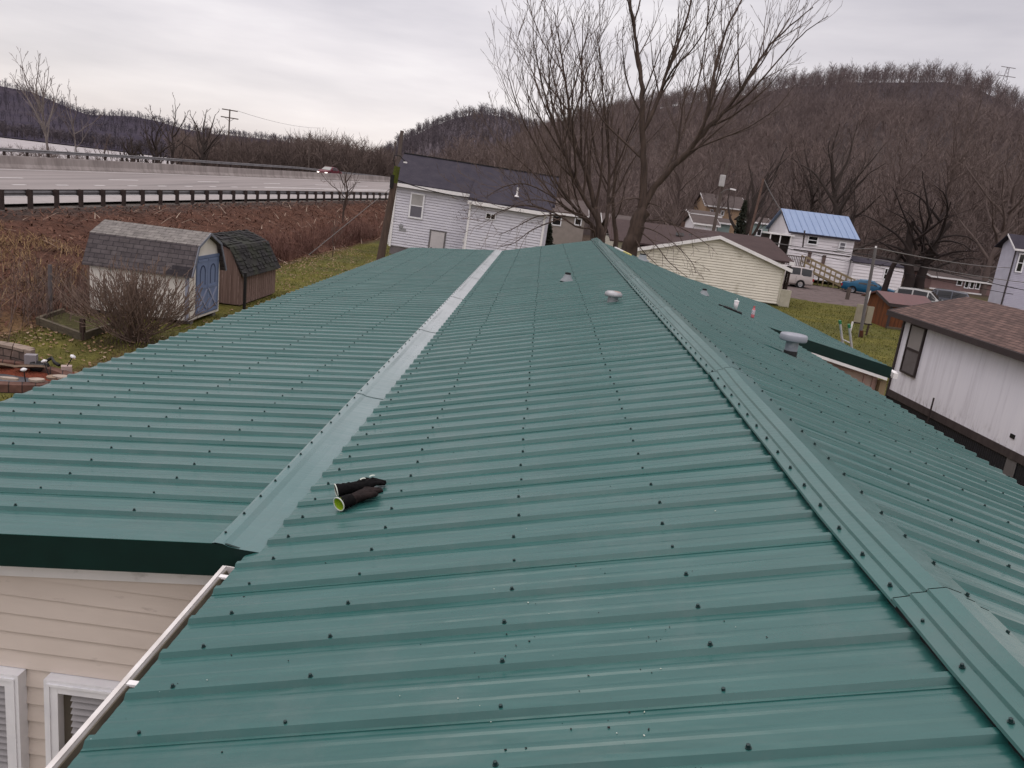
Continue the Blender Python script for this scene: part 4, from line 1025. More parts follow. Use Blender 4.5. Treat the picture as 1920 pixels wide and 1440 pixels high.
MB().prism([(tx-.03, tya, zb_(tya)-.17), (tx-.03, tyb+.02, zb_(tyb)-.19), (tx-.03, tyb+.02, zb_(tyb)), (tx-.03, tya, zb_(tya))], (.05, 0, 0)).build('base_board', mat('grey_brown_base_board', (.075, .06, .058), (.05, .04, .04), 3, .9, .1, stretch=(1, 3, 1)), tr_)
sk = MB(); rows = []
yy = tya
while yy < tyb: rows.append([(tx-.0+(.02 if int(round((yy-tya)/.04)) % 2 else 0), yy, -.1), (tx-.0+(.02 if int(round((yy-tya)/.04)) % 2 else 0), yy, zb_(yy)-.17)]); yy += .04
sk.grid(rows).build('skirting', mat('black_corrugated_skirting', (.020, .020, .026), (.014, .014, .018), 2, .5, .4), tr_)
MB().bb((tx-.012, 15.6, -.1), (tx-.002, 15.95, .77)).build('pale_skirting_panel', mat('pale_skirting', (.16, .15, .15), (.11, .1, .1), 12, .7, .2, stretch=(1, 6, .3)), tr_)
zr_ = 3.62; xm_ = tx+1.75
r = MB(); r.prism([(tx-.32, tya, 2.90), (xm_, tya, zr_-.09), (xm_, tya, zr_), (tx-.32, tya, 2.98)], (0, tyb+.45-tya, 0)); r.build('roof_slope', M_RROOF, tr_)
r = MB(); r.prism([(xm_, tya, zr_-.09), (tx+4.0, tya, 2.9), (tx+4.0, tya, 2.98), (xm_, tya, zr_)], (0, tyb+.45-tya, 0)); r.build('roof_slope', M_RROOF, tr_)
MB().bb((tx-.36, tya, 2.83), (tx-.322, tyb+.47, 2.975)).build('eave_board', M_DKTRIM, tr_)
MB().bb((tx-.32, tya, 2.885), (tx+.0, tyb+.4, 2.9)).build('soffit', M_DKTRIM, tr_)
MB().prism([(tx-.34, tyb+.45, 2.82), (xm_, tyb+.45, zr_-.16), (xm_, tyb+.45, zr_+.004), (tx-.34, tyb+.45, 2.985)], (0, .03, 0)).build('rake_board', M_DKTRIM, tr_)
MB().bb((tx-.04, tyb-.03, .1), (tx+.05, tyb+.05, 2.9)).build('corner_trim', M_DKTRIM, tr_)
window(tr_, 20.5, 21.35, 1.42, 2.78, tx, M_DKTRIM, mat('grey_insect_screen', (.12, .105, .105), (.145, .13, .13), 8, .7, .2), .05, True, mat('pale_roller_blind', (.30, .275, .265), (.26, .24, .23), 3, .6, .3), axis='X', sx=-1)
MB().bb((tx-.02, 15.9, 1.17), (tx-.0, 16.05, 1.26)).build('wall_vent', M_BLACK, tr_)
one(MB().tube([(10.3, 19.1, .0), (10.3, 19.1, 1.22)], .022, 8), 'iron_pipe', M_DKTRIM, 'rusty iron pipe standing upright against the dark trailer skirting', 'pipe', base=(10.3, 19.1, 0))
# ---- house with the pale blue metal roof
M_BLUER = mat('pale_blue_metal_roof', (.145, .21, .34), (.18, .245, .375), .8, .45, .5, stretch=(6, 1, 1))
M_WHS = mat('white_board_siding', (.76, .73, .75), (.68, .65, .67), .9, .6, .25)
bh = thing('blue_roof_house', 'white two-storey house with a pale blue metal roof behind the parked cars', 'house', (27, 78, 0))
p0_ = at(1493, 433, 76); bx0 = p0_.x; bze = p0_.z; bx1 = at(1600, 445, 76).x+.2
bzr = at(1477, 398, 80).z
plain_house(bh, bx0-.4, bx1, 76, 83.5, .3, bze, bze+1.9, 'X', M_WHS, M_BLUER, .35, .28, M_SLATE, sides=(-1,))
sr = MB()
for k in range(14):
    x = bx0-.6+k*.62
    if x < bx1+.3: sr.prism([(x, 75.63, bze-.1), (x, 79.75, bze+1.99), (x, 79.75, bze+2.03), (x, 75.63, bze-.05)], (.02, 0, 0))
sr.build('roof_seam', M_BLUER, bh)
window(bh, at(1513, 450, 75.97).x, at(1534, 450, 75.97).x, at(1520, 459, 75.97).z, at(1520, 441, 75.97).z, 75.90, M_FRAME, M_DARKGLASS, .12)
window(bh, at(1572, 460, 75.97).x, at(1586, 460, 75.97).x, at(1578, 470, 75.97).z, at(1578, 453, 75.97).z, 75.90, M_FRAME, M_GREYG, .12)
for px, py in ((1516, 482), (1543, 488)):
    q = at(px, py, 75.95); m_ = MB(); m_.bb((q.x-.12, 75.85, q.z-.5), (q.x+.2, 75.92, q.z+.5)); m_.build('shutter', mat('brown_shutter', (.14, .1, .09), None, 5, .8, .1), bh)
q = at(1488, 467, 75.9); q2 = at(1595, 481, 75.9); MB().bar(q, q2, .06, .08).build('porch_beam', M_DKTRIM, bh)
q = at(1470, 436, 75); po = MB(); po.bb((bx0-2.6, 75.4, bze-.55), (bx0-.2, 78, bze-.42)); po.build('porch_roof', M_WHITE, bh)
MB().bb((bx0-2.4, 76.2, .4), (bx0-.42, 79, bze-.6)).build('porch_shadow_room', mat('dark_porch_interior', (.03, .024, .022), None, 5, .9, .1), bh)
pr = MB()
for x in (bx0-2.45, bx0-1.5, bx0-.5): pr.bb((x-.05, 75.5, .5), (x+.05, 75.6, bze-.55))
pr.build('porch_post', M_WHITE, bh)
one(MB().bar(at(1505, 464, 70), at(1509, 432, 70), .1, .1), 'yard_pole', M_DKTRIM, 'short dark pole in front of the blue-roofed white house', 'pole')
annex = thing('white_annex', 'low white garage with plain walls behind the blue coupe and the dark tree', 'garage', (33, 77, 0))
plain_house(annex, bx1+.1, at(1692, 520, 75.2).x, 75.2, 79, .0, 2.5, 2.9, 'X', M_WHS, M_SLATE, .15, .3, None, sides=())
window(annex, at(1654, 525, 75.1).x, at(1662, 525, 75.1).x, 1.2, 2.3, 75.15, M_FRAME, M_DARKGLASS, .1)
# wooden ramp with rails
M_RAMP = mat('fresh_ramp_lumber', (.27, .215, .13), (.21, .165, .1), 3, .75, .2)
rampo = thing('wheelchair_ramp', 'long pale lumber ramp with handrails climbing to the white house', 'ramp', (25, 72, 0))
ra = Vector((bx0+.5, 73.8, 1.55)); rb = Vector((at(1648, 566, 70.5).x-2.2, 71.5, .05))
MB().prism([ra+Vector((0, -.6, 0)), rb+Vector((0, -.6, 0)), rb+Vector((0, -.6, -.2)), ra+Vector((0, -.6, -.2))], (0, 1.2, 0)).build('deck', M_RAMP, rampo)
for s in (-.62, .62):
    rl = MB()
    for h in (.45, .95): rl.bar(ra+Vector((0, s, h)), rb+Vector((0, s, h)), .05, .1)
    rl.build('handrail', M_RAMP, rampo)
    for k in range(6):
        q = ra.lerp(rb, k/5); MB().bb((q.x-.05, q.y+s-.05, 0), (q.x+.05, q.y+s+.05, q.z+1.0)).build('post', M_RAMP, rampo)
dk = thing('grey_deck', 'grey porch deck with close railing beside the minivan', 'deck', (22, 74, 0))
MB().bb((bx0-3.6, 73.2, 1.35), (bx0+.5, 75.3, 1.5)).build('deck_floor', M_GREYWOOD, dk)
bl = MB(); x = bx0-3.6
while x < bx0+.45: bl.bb((x, 73.2, 1.5), (x+.05, 73.25, 2.4)); x += .16
bl.bb((bx0-3.6, 73.18, 2.4), (bx0+.5, 73.28, 2.47)); bl.build('railing', M_GREYWOOD, dk)
# distant homes between the tree and the blue roof
M_TEAL = mat('pale_teal_siding', (.27, .34, .32), (.23, .295, .28), 2, .6, .2)
M_TANW = mat('tan_brick_wall', (.36, .25, .165), (.30, .21, .14), 4, .8, .1)
M_HROOF = mat('grey_brown_hip_roof', (.10, .08, .075), (.075, .06, .056), 2, .9, .1)
def span(pl, pr, pt, pb, y): return at(pl, pb, y).x, at(pr, pb, y).x, max(-.5, at(pl, pb, y).z), at(pl, pt, y).z
def far_home(name, label, cat, pl, pr, peave, pbot, y, depth, rise, wm, rm, wins, axis='X', group=None, wm2=None):
    x0, x1, zb, ze = span(pl, pr, peave, pbot, y)
    zb = 0.0
    h = thing(name, label, cat, ((x0+x1)/2, y+depth/2, 0), group=group)
    plain_house(h, x0, x1, y, y+depth, zb, ze, ze+rise, axis, wm, rm, .3, 0, M_WHITE, sides=())
    for (a, c, t, bo) in wins:
        window(h, at(a, bo, y).x, at(c, bo, y).x, at(a, bo, y).z, at(a, t, y).z, y-.01, M_FRAME, M_DARKGLASS, .1, False)
    return h
far_home('tan_house', 'tan two-storey house with a hipped roof behind the cream home', 'house', 1318, 1392, 383, 425, 112, 9, 1.6, M_TANW, M_HROOF, [(1330, 1337, 392, 402), (1350, 1357, 394, 404)])
far_home('teal_trailer', 'pale teal trailer with two dark openings right of the ivy-clad tree', 'trailer', 1392, 1438, 413, 443, 92, 4, .5, M_TEAL, M_HROOF, [(1400, 1408, 423, 440), (1417, 1427, 428, 442)])
far_home('teal_shed', 'small pale teal shed left of the ivy-clad tree', 'shed', 1344, 1366, 416, 440, 90, 3.5, .4, M_TEAL, M_HROOF, [])
far_home('white_cottage', 'white cottage gable seen over the cream home roof ridge', 'house', 1300, 1342, 417, 440, 86, 6, .8, M_WHS, M_HROOF, [(1321, 1325, 419, 434), (1332, 1336, 420, 436)])
far_home('beige_house', 'beige house half hidden behind the left tree stems', 'house', 1028, 1090, 396, 460, 72, 8, 1.2, mat('beige_wall', (.30, .26, .235), (.24, .21, .19), 2, .8, .1), M_HROOF, [(1033, 1052, 402, 422), (1076, 1090, 408, 422)])
far_home('brown_house', 'low brown house with a flat roof line beside the tan house', 'house', 1292, 1345, 399, 425, 100, 6, .4, mat('brown_wall', (.12, .075, .06), None, 3, .8, .1), M_HROOF, [])
far_home('pale_trailer', 'pale trailer end showing between the trunks of the big tree', 'trailer', 1128, 1180, 416, 470, 64, 5, .6, mat('pale_trailer_wall', (.36, .33, .32), (.3, .27, .26), 2, .7, .2), M_HROOF, [])
pk = far_home('pink_trailer', 'pinkish trailer with a row of white framed windows under the hillside', 'trailer', 1738, 1856, 516, 560, 92, 5, .35, mat('faded_pink_siding', (.21, .135, .125), (.17, .11, .105), 2, .7, .2), M_HROOF, [(1792, 1803, 522, 535), (1806, 1815, 524, 540), (1816, 1825, 525, 541), (1827, 1836, 527, 542), (1841, 1849, 526, 541)])
q = at(1800, 546, 91.8); MB().bb((at(1742, 546, 91.8).x, 91.75, 0), (at(1848, 546, 91.8).x, 91.95, q.z)).build('skirting', M_WHITE, pk)
far_home('hillside_house', 'small white house among the trees at the foot of the hill on the right', 'house', 1802, 1836, 456, 478, 135, 6, 1.2, M_WHS, M_HROOF, [(1812, 1818, 462, 470)])
ph = thing('lilac_house', 'lilac grey clapboard house cut off by the right edge of the picture', 'house', (52, 78, 0))
q0 = at(1893, 520, 74); q1 = at(1890, 458, 74)
plain_house(ph, q0.x, q0.x+9, 74, 76.4, .0, q1.z, q1.z+.9, 'X', mat('lilac_clapboard', (.46, .45, .52), (.40, .39, .46), 2, .6, .2), M_SLATE, .5, .16, M_WHITE, sides=(-1,))
window(ph, at(1907, 490, 73.9).x, at(1921, 490, 73.9).x, at(1910, 511, 73.9).z, at(1910, 474, 73.9).z, 73.90, M_FRAME, M_DARKGLASS, .12)
MB().tube([(q0.x-.15, 73.9, 0), (q0.x-.15, 73.9, q1.z-.2)], .06, 6).build('downspout', M_DKTRIM, ph)
# red-roofed wooden shed
M_REDM = mat('faded_red_metal', (.105, .035, .032), (.075, .028, .027), 1.5, .5, .4, stretch=(5, 1, 1))
M_ORW = mat('orange_stained_boards', (.17, .058, .022), (.08, .028, .014), 1.3, .8, .2, stretch=(6, 6, .5), c3=(.04, .02, .014), s3=2.5, w3=(.5, .75))
rs = thing('red_roof_shed', 'small orange stained board shed with a faded red metal roof', 'shed', (21.4, 46, 0))
xa, xb_ = at(1664, 600, 44.6).x, at(1700, 600, 44.6).x+1.4
plain_house(rs, xa, xb_, 44.6, 48.2, 0, 1.42, 1.86, 'X', M_ORW, M_REDM, .2, 0, M_DKTRIM, sides=())
MB().bb((xa-.02, 44.5, 0), (xa+.1, 44.62, 1.36)).build('corner_board', M_DKTRIM, rs)
MB().bb((xa, 44.4, 0), (xb_, 44.58, .12)).build('sill_beam', M_TIMBER, rs)
# ================================================================== cars
M_TYRE = mat('tyre_rubber', (.012, .012, .013), None, 9, .8, .2)
M_RIM = mat('silver_wheel', (.45, .45, .46), (.36, .36, .37), 9, .35, .5, metal=.6)
M_TAIL = mat('red_tail_lamp', (.40, .02, .02), (.3, .015, .015), 9, .2, .6)
M_HEAD = mat('clear_head_lamp', (.6, .6, .58), None, 9, .15, .6)
def car(name, label, loc, rz, paint, L, W, H, st, wins, wr=.31, wx=None, lit=False):
    """st: (x, zbottom, zbelt, zroof) from rear (x=-.5) to front (x=.5), in units of L and metres"""
    o = thing(name, label, 'car', loc, rz)
    rows = []
    for (x, zb, zl, zr) in st:
        w = W/2*(1-.10*max(0, abs(x)-.40)/.1)
        cab = zr-zl > .06
        half = [(w*.90, zb), (w, zb+.14), (w*1.0, (zb+zl)/2), (w*.97, zl)] + ([(w*.90, zl+(zr-zl)*.5), (w*.80, zr-.05), (w*.62, zr)] if cab else [(w*.9, zl+.01), (w*.8, zl+.03), (w*.6, zr)])
        rows.append([(x*L, -a, b_) for a, b_ in half] + [(x*L, a, b_) for a, b_ in half[::-1]])
    body = MB().grid(rows); n = len(rows[0])
    body.add(rows[0], [tuple(range(n))]); body.add(rows[-1], [tuple(range(n))[::-1]])
    bo = body.build('body', paint, o, False, True, fix=True)
    for pz, c in zip(bo.data.polygons, range(len(bo.data.polygons))): pz.use_smooth = True
    bo.modifiers.new('edge', 'EDGE_SPLIT').split_angle = R(32)
    def ipo(x, k):
        return interp(x, [(s[0], s[k]) for s in st])
    for s in (-1, 1):
        for (xa, xb, top) in wins:
            g = MB(); rows = []
            for i in range(9):
                x = xa+(xb-xa)*i/8; w = W/2; zl, zr = ipo(x, 2), ipo(x, 3)
                zt = max(zl+.05, zr-.09)
                rows.append([(x*L, s*(w*.955+.008), zl+.03), (x*L, s*(w*.90+.010), zl+.03+(zt-zl-.03)*.5), (x*L, s*(w*.82+.006), zt)])
            g.grid(rows).build('side_window', M_DARKGLASS, o, True, True)
    # windscreen and rear screen follow the slope of the cabin
    cab = [s for s in st if s[3]-s[2] > .06]
    i0 = st.index(cab[0]); i1 = st.index(cab[-1])
    for nm, (a, c) in (('rear_screen', (st[max(0, i0-1)], st[i0])), ('windscreen', (st[min(len(st)-1, i1+1)], st[i1]))):
        g = MB(); za, zb = a[3]+.03, c[3]-.02; xa, xb = a[0]*L, c[0]*L
        k = .02 if nm == 'windscreen' else -.02
        g.quad((xa+k, -W*.40, za), (xa+k, W*.40, za), (xb+k, W*.32, zb+.01), (xb+k, -W*.32, zb+.01)); g.build(nm, M_DARKGLASS, o, False, True)
    for x in wx or (-.29, .31):
        for s in (-1, 1):
            q = Matrix.Rotation(R(90)*-s, 3, 'X')
            c = (x*L, s*(W/2-.10), wr)
            t = MB().lathe([(wr*.62, .11), (wr*.95, .12), (wr, .08), (wr, -.10), (wr*.6, -.11)], c, 22, q).build('wheel', M_TYRE, o, False, True)
            rm = MB().lathe([(0, .10), (wr*.18, .105), (wr*.2, .085), (wr*.50, .075), (wr*.62, .112), (wr*.62, .09)], c, 22, q)
            for k in range(5):
                a = 2*math.pi*k/5; d = q @ Vector((math.cos(a), math.sin(a), 0)); nrm = q @ Vector((0, 0, .100)); cc = Vector(c)+nrm
                rm.bar(cc+d*wr*.1, cc+d*wr*.6, .05, .02)
            rm.build('rim', M_RIM, t, False, True)
            ar = MB().lathe([(wr*1.14, .114), (wr*1.0, .108), (wr*1.0, -.1)], c, 22, q); ar.build('wheel_arch', M_BLACK, o, False, True)
    for s in (-1, 1):
        zl = st[0][2]; MB().box((-L/2+.03, s*W*.40, zl-.15), (.10, W*.14, .22)).build('tail_lamp', M_TAIL, o, False, True)
        zl = st[-1][2]; MB().box((L/2-.05, s*W*.36, zl-.12), (.14, W*.2, .13)).build('headlight', M_LIT if lit else M_HEAD, o, False, True)
        MB().box((L*.18, s*(W/2+.06), ipo(.18, 2)+.05), (.1, .14, .12)).build('mirror', paint, o, False, True)
        MB().box((-.02*L, s*(W/2+.004), ipo(0, 2)-.14), (.18, .02, .035)).build('handle', paint, o, False, True)
        dl = MB()
        for x in (-.20, .0, .165): dl.box((x*L, s*(W/2+.002), (ipo(x, 1)+ipo(x, 2))/2+.06), (.012, .006, ipo(x, 2)-ipo(x, 1)-.2))
        dl.build('door_seam', M_BLACK, o, False, True)
    return o
mt, nt, b = nodes_of('lit_headlight'); b.inputs['Base Color'].default_value = (.9, .88, .82, 1); b.inputs['Emission Color'].default_value = (1, .93, .84, 1); b.inputs['Emission Strength'].default_value = 3.0; M_LIT = mt
def paint(name, c, metal=.2): return mat(name, c, tuple(v*.92 for v in c), 2, .28, .5, metal=metal, coat=.5)
VAN = [(-.5, .32, .95, .98), (-.488, .28, 1.02, 1.35), (-.45, .27, 1.04, 1.70), (-.3, .25, 1.03, 1.77), (0, .24, 1.02, 1.78), (.14, .24, 1.02, 1.70), (.30, .25, 1.02, 1.05), (.42, .26, .90, .93), (.49, .30, .72, .74), (.5, .34, .62, .63)]
COUPE = [(-.5, .36, .80, .82), (-.48, .30, .86, .90), (-.36, .25, .88, .93), (-.20, .22, .86, 1.26), (-.05, .22, .85, 1.30), (.06, .22, .85, 1.24), (.20, .22, .86, .90), (.36, .23, .74, .77), (.47, .28, .62, .64), (.5, .34, .54, .55)]
SUV = [(-.5, .36, .98, 1.0), (-.485, .32, 1.02, 1.35), (-.44, .30, 1.04, 1.64), (-.2, .28, 1.03, 1.70), (.02, .28, 1.02, 1.66), (.17, .28, 1.02, 1.07), (.38, .3, .96, .99), (.48, .34, .84, .86), (.5, .4, .7, .72)]
SEDAN = [(-.5, .36, .84, .86), (-.48, .30, .90, .93), (-.36, .26, .92, .95), (-.22, .24, .90, 1.36), (-.04, .23, .88, 1.43), (.10, .23, .88, 1.38), (.26, .24, .88, .91), (.40, .25, .80, .83), (.48, .28, .68, .70), (.5, .34, .6, .61)]
q = atz(1513, 540, 0)
car('minivan', 'silver beige minivan parked behind the cream home corner', (q.x-2.55, 68.0, 0), math.pi, paint('champagne_paint', (.40, .355, .335)), 5.1, 1.95, 1.78, VAN, [(-.45, -.28, 0), (-.26, -.02, 0), (.0, .17, 0)], .34)
car('coupe', 'teal blue two-door coupe parked on the gravel lot', (29.3, 69.0, 0), -.42, mat('teal_paint', (.004, .085, .17), (.004, .075, .15), 2, .35, .35), 4.6, 1.72, 1.3, COUPE, [(-.21, -.06, 0), (-.04, .12, 0)], .31)
q = at(1748, 560, 57); car('station_wagon', 'white station wagon partly hidden behind the red shed roof', (q.x, 57.5, 0), -.55, paint('white_paint', (.36, .355, .345), 0), 4.6, 1.75, 1.6, SUV, [(-.44, -.24, 0), (-.22, -.02, 0), (.0, .11, 0)], .32)
q = at(1762, 552, 62); car('dark_suv', 'dark blue grey sport utility car parked past the white station wagon', (q.x, 62.5, 0), math.pi-.5, paint('dark_slate_paint', (.035, .04, .055)), 4.7, 1.85, 1.75, SUV, [(-.44, -.24, 0), (-.22, -.02, 0), (.0, .11, 0)], .34)
yc = 121; xc = gx(yc)-20.0
car('highway_car', 'maroon car with lit headlights driving on the far carriageway', (xc, yc, road_z(xc, yc)+.01), -math.pi/2-.22, mat('maroon_paint', (.11, .010, .02), None, 2, .5, .3), 4.6, 1.8, 1.45, SEDAN, [(-.22, -.06, 0), (-.04, .15, 0)], .32, lit=True)
# road on the right and its posts
M_GRAV = mat('damp_gravel_road', (.135, .105, .098), (.105, .08, .076), .8, .9, .15, bstr=.5, bscale=9, bdist=.03, c3=(.065, .05, .048), s3=1.7, w3=(.5, .7))
rows = []; x = 15.5
rr = random.Random(6)
while x < 62:
    n_ = mnoise.noise(Vector((x*.35, 1, 1)))*1.1
    ya = 55.5+n_+max(0, (x-17)*.06); yb = 73.5+mnoise.noise(Vector((x*.3, 9, 1)))*.8
    rows.append([(x, ya+(yb-ya)*i/8, ground_z(x, ya+(yb-ya)*i/8)+.03+(.0 if 0 < i < 8 else -.035)) for i in range(9)]); x += .8
tag(MB().grid(rows).build('gravel_road', M_GRAV), kind='structure')
for k, ((x, y), h) in enumerate((((24.4, 61.1), .95), ((25.1, 56.4), .72))):
    one(MB().tube([(x, y, -.1), (x+.01, y, h)], .15, 10), 'wooden_bollard', M_GREYWOOD, ['stout wooden bollard before the tail of the teal coupe', 'short wooden bollard at the grass edge near the red shed'][k], 'bollard', 'wooden bollards along the gravel edge', base=(x, y, 0))
# ================================================================== poles and wires
cpx, cpy = 16.63, 39.02; ctop = at(1642, 465, cpy)
cp = thing('metal_pole', 'slim grey metal pole carrying a wire over the small lawn', 'pole', (cpx, cpy, 0))
MB().tube([(cpx, cpy, 0), (ctop.x, cpy, ctop.z)], [.085, .07], 10).build('shaft', mat('dull_grey_pole', (.13, .12, .12), (.1, .092, .092), 6, .6, .3), cp)
MB().lathe([(.0, .1), (.05, .08), (.05, 0)], ctop, 8).build('insulator', M_WHITE, cp)
MB().tube([(cpx+.02, cpy-.1, .02), (cpx-.02, cpy-.1, .35)], .1, 8).build('rusty_foot', mat('rust_brown', (.09, .035, .02), (.05, .025, .018), 9, .9, .1), cp)
mp = thing('meter_board', 'beige electric meter board on short posts behind the slim pole', 'meter board', (16.6, 40, 0))
q = at(1606, 575, 40); q2 = at(1633, 612, 40); M_BEIGE = mat('beige_meter_box', (.30, .27, .20), (.25, .22, .165), 3, .7, .2)
MB().bb((q.x+.05, 39.95, .62), (q.x+.52, 40.1, 1.55)).build('panel', M_BEIGE, mp); MB().bb((q.x+.6, 40.0, .62), (q.x+.92, 40.1, 1.5)).build('panel', M_BEIGE, mp)
MB().tube([(q.x-.05, 39.98, 0), (q.x-.02, 39.98, .62)], .05, 8).build('conduit', M_WHITE, mp); MB().bb((q.x+.0, 40.02, .55), (q.x+1.0, 40.08, .62)).build('shelf_rail', M_DKTRIM, mp)
MB().bb((q.x+.8, 40.02, 0), (q.x+.88, 40.08, .6)).build('leg', M_WOODPOST, mp)
MB().tube([(q.x+.45, 39.95, 1.5), (q.x+.5, 39.95, 2.3)], .03, 6).build('riser_pipe', M_WHITE, mp)
def pole(name, label, pxb, pyb, pxt, pyt, y, r=.14, mt=None, z0=None):
    b_ = at(pxb, pyb, y); t = at(pxt, pyt, y)
    d = (t-b_)/(t.z-b_.z); base = b_-d*(b_.z-(0 if z0 is None else z0))
    o = thing(name, label, 'utility pole', base)
    MB().tube([base, t], [r*1.2, r*.85], 8).build('shaft', mt or M_GREYWOOD, o); return o, t, base
# leaning pole with the mossy head beside the white house
b_ = Vector((-9.39, 46.21, 0)); t = at(745, 312, 46.21)
lp = thing('leaning_pole', 'leaning old timber pole with a mossy green head beside the white house', 'utility pole', b_)
MB().tube([b_-Vector((0, 0, .2)), b_.lerp(t, .83)], [.24, .19], 10).build('shaft', mat('old_brown_pole', (.11, .078, .062), (.065, .047, .04), 4, .9, .1, bstr=.4, bscale=30, stretch=(4, 4, .4)), lp)
MB().tube([b_.lerp(t, .83), t], [.19, .175], 10).build('mossy_head', mat('moss_green_wood', (.085, .10, .015), (.05, .055, .02), 8, .95, .1, bstr=.6, bscale=30), lp)
mb = MB(); mb.tube([t-Vector((.1, 0, .15)), t+Vector((-.25, 0, .35)), t+Vector((-.2, 0, .62)), t+Vector((.1, 0, .6)), t+Vector((.42, 0, .33))], .03, 6); mb.build('lamp_arm', M_WIRE, lp)
MB().box(t+Vector((.45, 0, .28)), (.2, .1, .08)).build('lamp_head', M_WHITE, lp)
mb = MB(); mb.bar(t+Vector((-.2, -.18, -.5)), t+Vector((-.2, -.18, -1.25)), .25, .2); mb.build('junction_box', M_WIRE, lp)
def wire(pts, r, label, mt=None, sag=0, name='power_line', n=10):
    out = []
    for a, c in zip(pts, pts[1:]):
        a, c = Vector(a), Vector(c)
        for i in range(n+1):
            if i == 0 and out: continue
            s_ = i/n; p_ = a.lerp(c, s_); p_.z -= sag*4*s_*(1-s_); out.append(p_)
    return one(MB().tube(out, r, 5), name, mt or M_WIRE, label, 'wire')
wire([b_.lerp(t, .80), Vector((-12.2, 41.2, .4))], .02, 'guy wire slanting from the leaning pole down to the lawn', M_WIREL, name='guy_wire')
wire([t-Vector((0, 0, .75)), Vector((-4.8, 50.0, 4.3)), Vector((-1.0, 49.9, 4.25))], .03, 'black service cable running from the leaning pole along the white house eave', sag=.15)
po, t2_, b2_ = pole('rear_pole', 'short timber pole rising behind the white house roof', 748, 295, 754, 245, 64, .17)
mb = MB(); mb.tube([t2_+Vector((-.5, 0, -2.2)), t2_+Vector((-.45, 0, -.9))], .07, 6); mb.build('bracket_pipe', M_GREYWOOD, po)
po, t3, b3 = pole('crossarm_pole', 'tall pole with two crossarms beyond the highway', 427, 300, 431, 205, 158, .16, z0=-1)
ca_ = MB()
for dz, w_ in ((-.1, 1.55), (-1.55, 1.75)): ca_.bar(t3+Vector((-w_, 0, dz)), t3+Vector((w_, 0, dz-.12)), .14, .2)
for s in (-1, 1): ca_.bar(t3+Vector((s*1.0, 0, -1.6)), t3+Vector((0, 0, -2.3)), .06)
ca_.build('crossarms', M_GREYWOOD, po)
wire([t3+Vector((1.5, 0, -.1)), at(600, 240, 260)], .03, 'faint wire leaving the crossarm pole toward the right', M_WIREL, .8)
pole('light_pole', 'thin pale pole standing behind the maroon car', 579, 306, 580, 250, 150, .11, M_GREYWOOD, z0=-1)
po, t4, b4 = pole('transformer_pole', 'timber pole with a white transformer and street lamp behind the cream home', 1336, 440, 1364, 305, 78, .16)
q = at(1354, 340, 77.6); MB().lathe([(.0, .62), (.26, .60), (.28, .5), (.28, -.45), (.24, -.5), (0, -.5)], q, 14).build('transformer', mat('pale_grey_transformer', (.42, .41, .40), (.36, .35, .345), 5, .5, .3), po)
q = at(1351, 362, 77.6); q3 = at(1369, 354, 77.4); MB().tube([q, q.lerp(q3, .5)+Vector((0, 0, .1)), q3], .04, 6).build('lamp_arm', M_WIREL, po)
MB().bar(q3, q3+Vector((.55, -.05, -.05)), .22, .14).build('lamp_head', M_WHITE, po)
po, t5, b5 = pole('guyed_pole', 'slim timber pole with a slack guy wire left of the blue-roofed house', 1405, 445, 1432, 335, 80, .13, mat('reddish_pole', (.15, .10, .08), (.1, .065, .055), 4, .9, .1))
wire([t5, at(1467, 398, 79), at(1492, 432, 76.5)], .05, 'thick slack wire from the slim pole down to the blue-roofed house', M_WIREL, .15, name='service_wire')
for k, (pts, lab) in enumerate((([(1180, 415, 70), (1245, 424, 66), (1400, 446, 60), (1560, 471, 52), (1760, 505, 46), (1925, 530, 42)], 'upper long cable crossing above the cream home roof toward the right'),
                               ([(1245, 430, 66), (1420, 452, 58), (1642, 479, 44), (1925, 545, 40)], 'lower long cable crossing above the cream home roof toward the right'),
                               ([(1470, 464, 62), (1640, 500, 60), (1900, 552, 58)], 'thin cable crossing in front of the white house wall'))):
    wire([at(*p_) for p_ in pts], .022, lab, M_WIREL if k == 0 else M_WIRE, .05)
wire([ctop, at(1895, 502, 73)], .03, 'wire running from the slim grey pole to the lilac house', M_WIREL, .2)
wire([ctop, at(1560, 463, 60)], .022, 'wire running from the slim grey pole toward the blue-roofed house', M_WIREL, .1)
# lattice transmission tower on the hill
tw = thing('transmission_tower', 'faint lattice transmission tower on the hill crest at the far right', 'pylon', at(1884, 175, 560))
b_ = at(1884, 178, 560); t = at(1891, 126, 560); b_.x = t.x-2
lt = MB(); M_PYL = mat('hazy_steel', (.22, .20, .21), None, 3, .7, .2)
hh = t.z-b_.z
for sx_ in (-1, 1):
    lt.tube([(t.x-1+sx_*2.6, 560, b_.z-6), (t.x+sx_*.7, 560, t.z)], .16, 4)
n = 7
for k in range(n):
    za, zb = b_.z+hh*k/n, b_.z+hh*(k+1)/n; wa, wb = 2.4-1.6*k/n, 2.4-1.6*(k+1)/n
    lt.tube([(t.x-wa, 560, za), (t.x+wb, 560, zb)], .11, 4); lt.tube([(t.x+wa, 560, za), (t.x-wb, 560, zb)], .11, 4)
lt.build('lattice', M_PYL, tw)
am = MB()
for dz, w_ in ((0, 4.8), (-5.5, 6.2)): am.bar((t.x-w_, 560, t.z+dz), (t.x+w_, 560, t.z+dz-.3), .3, .35)
am.build('crossarm', M_PYL, tw)
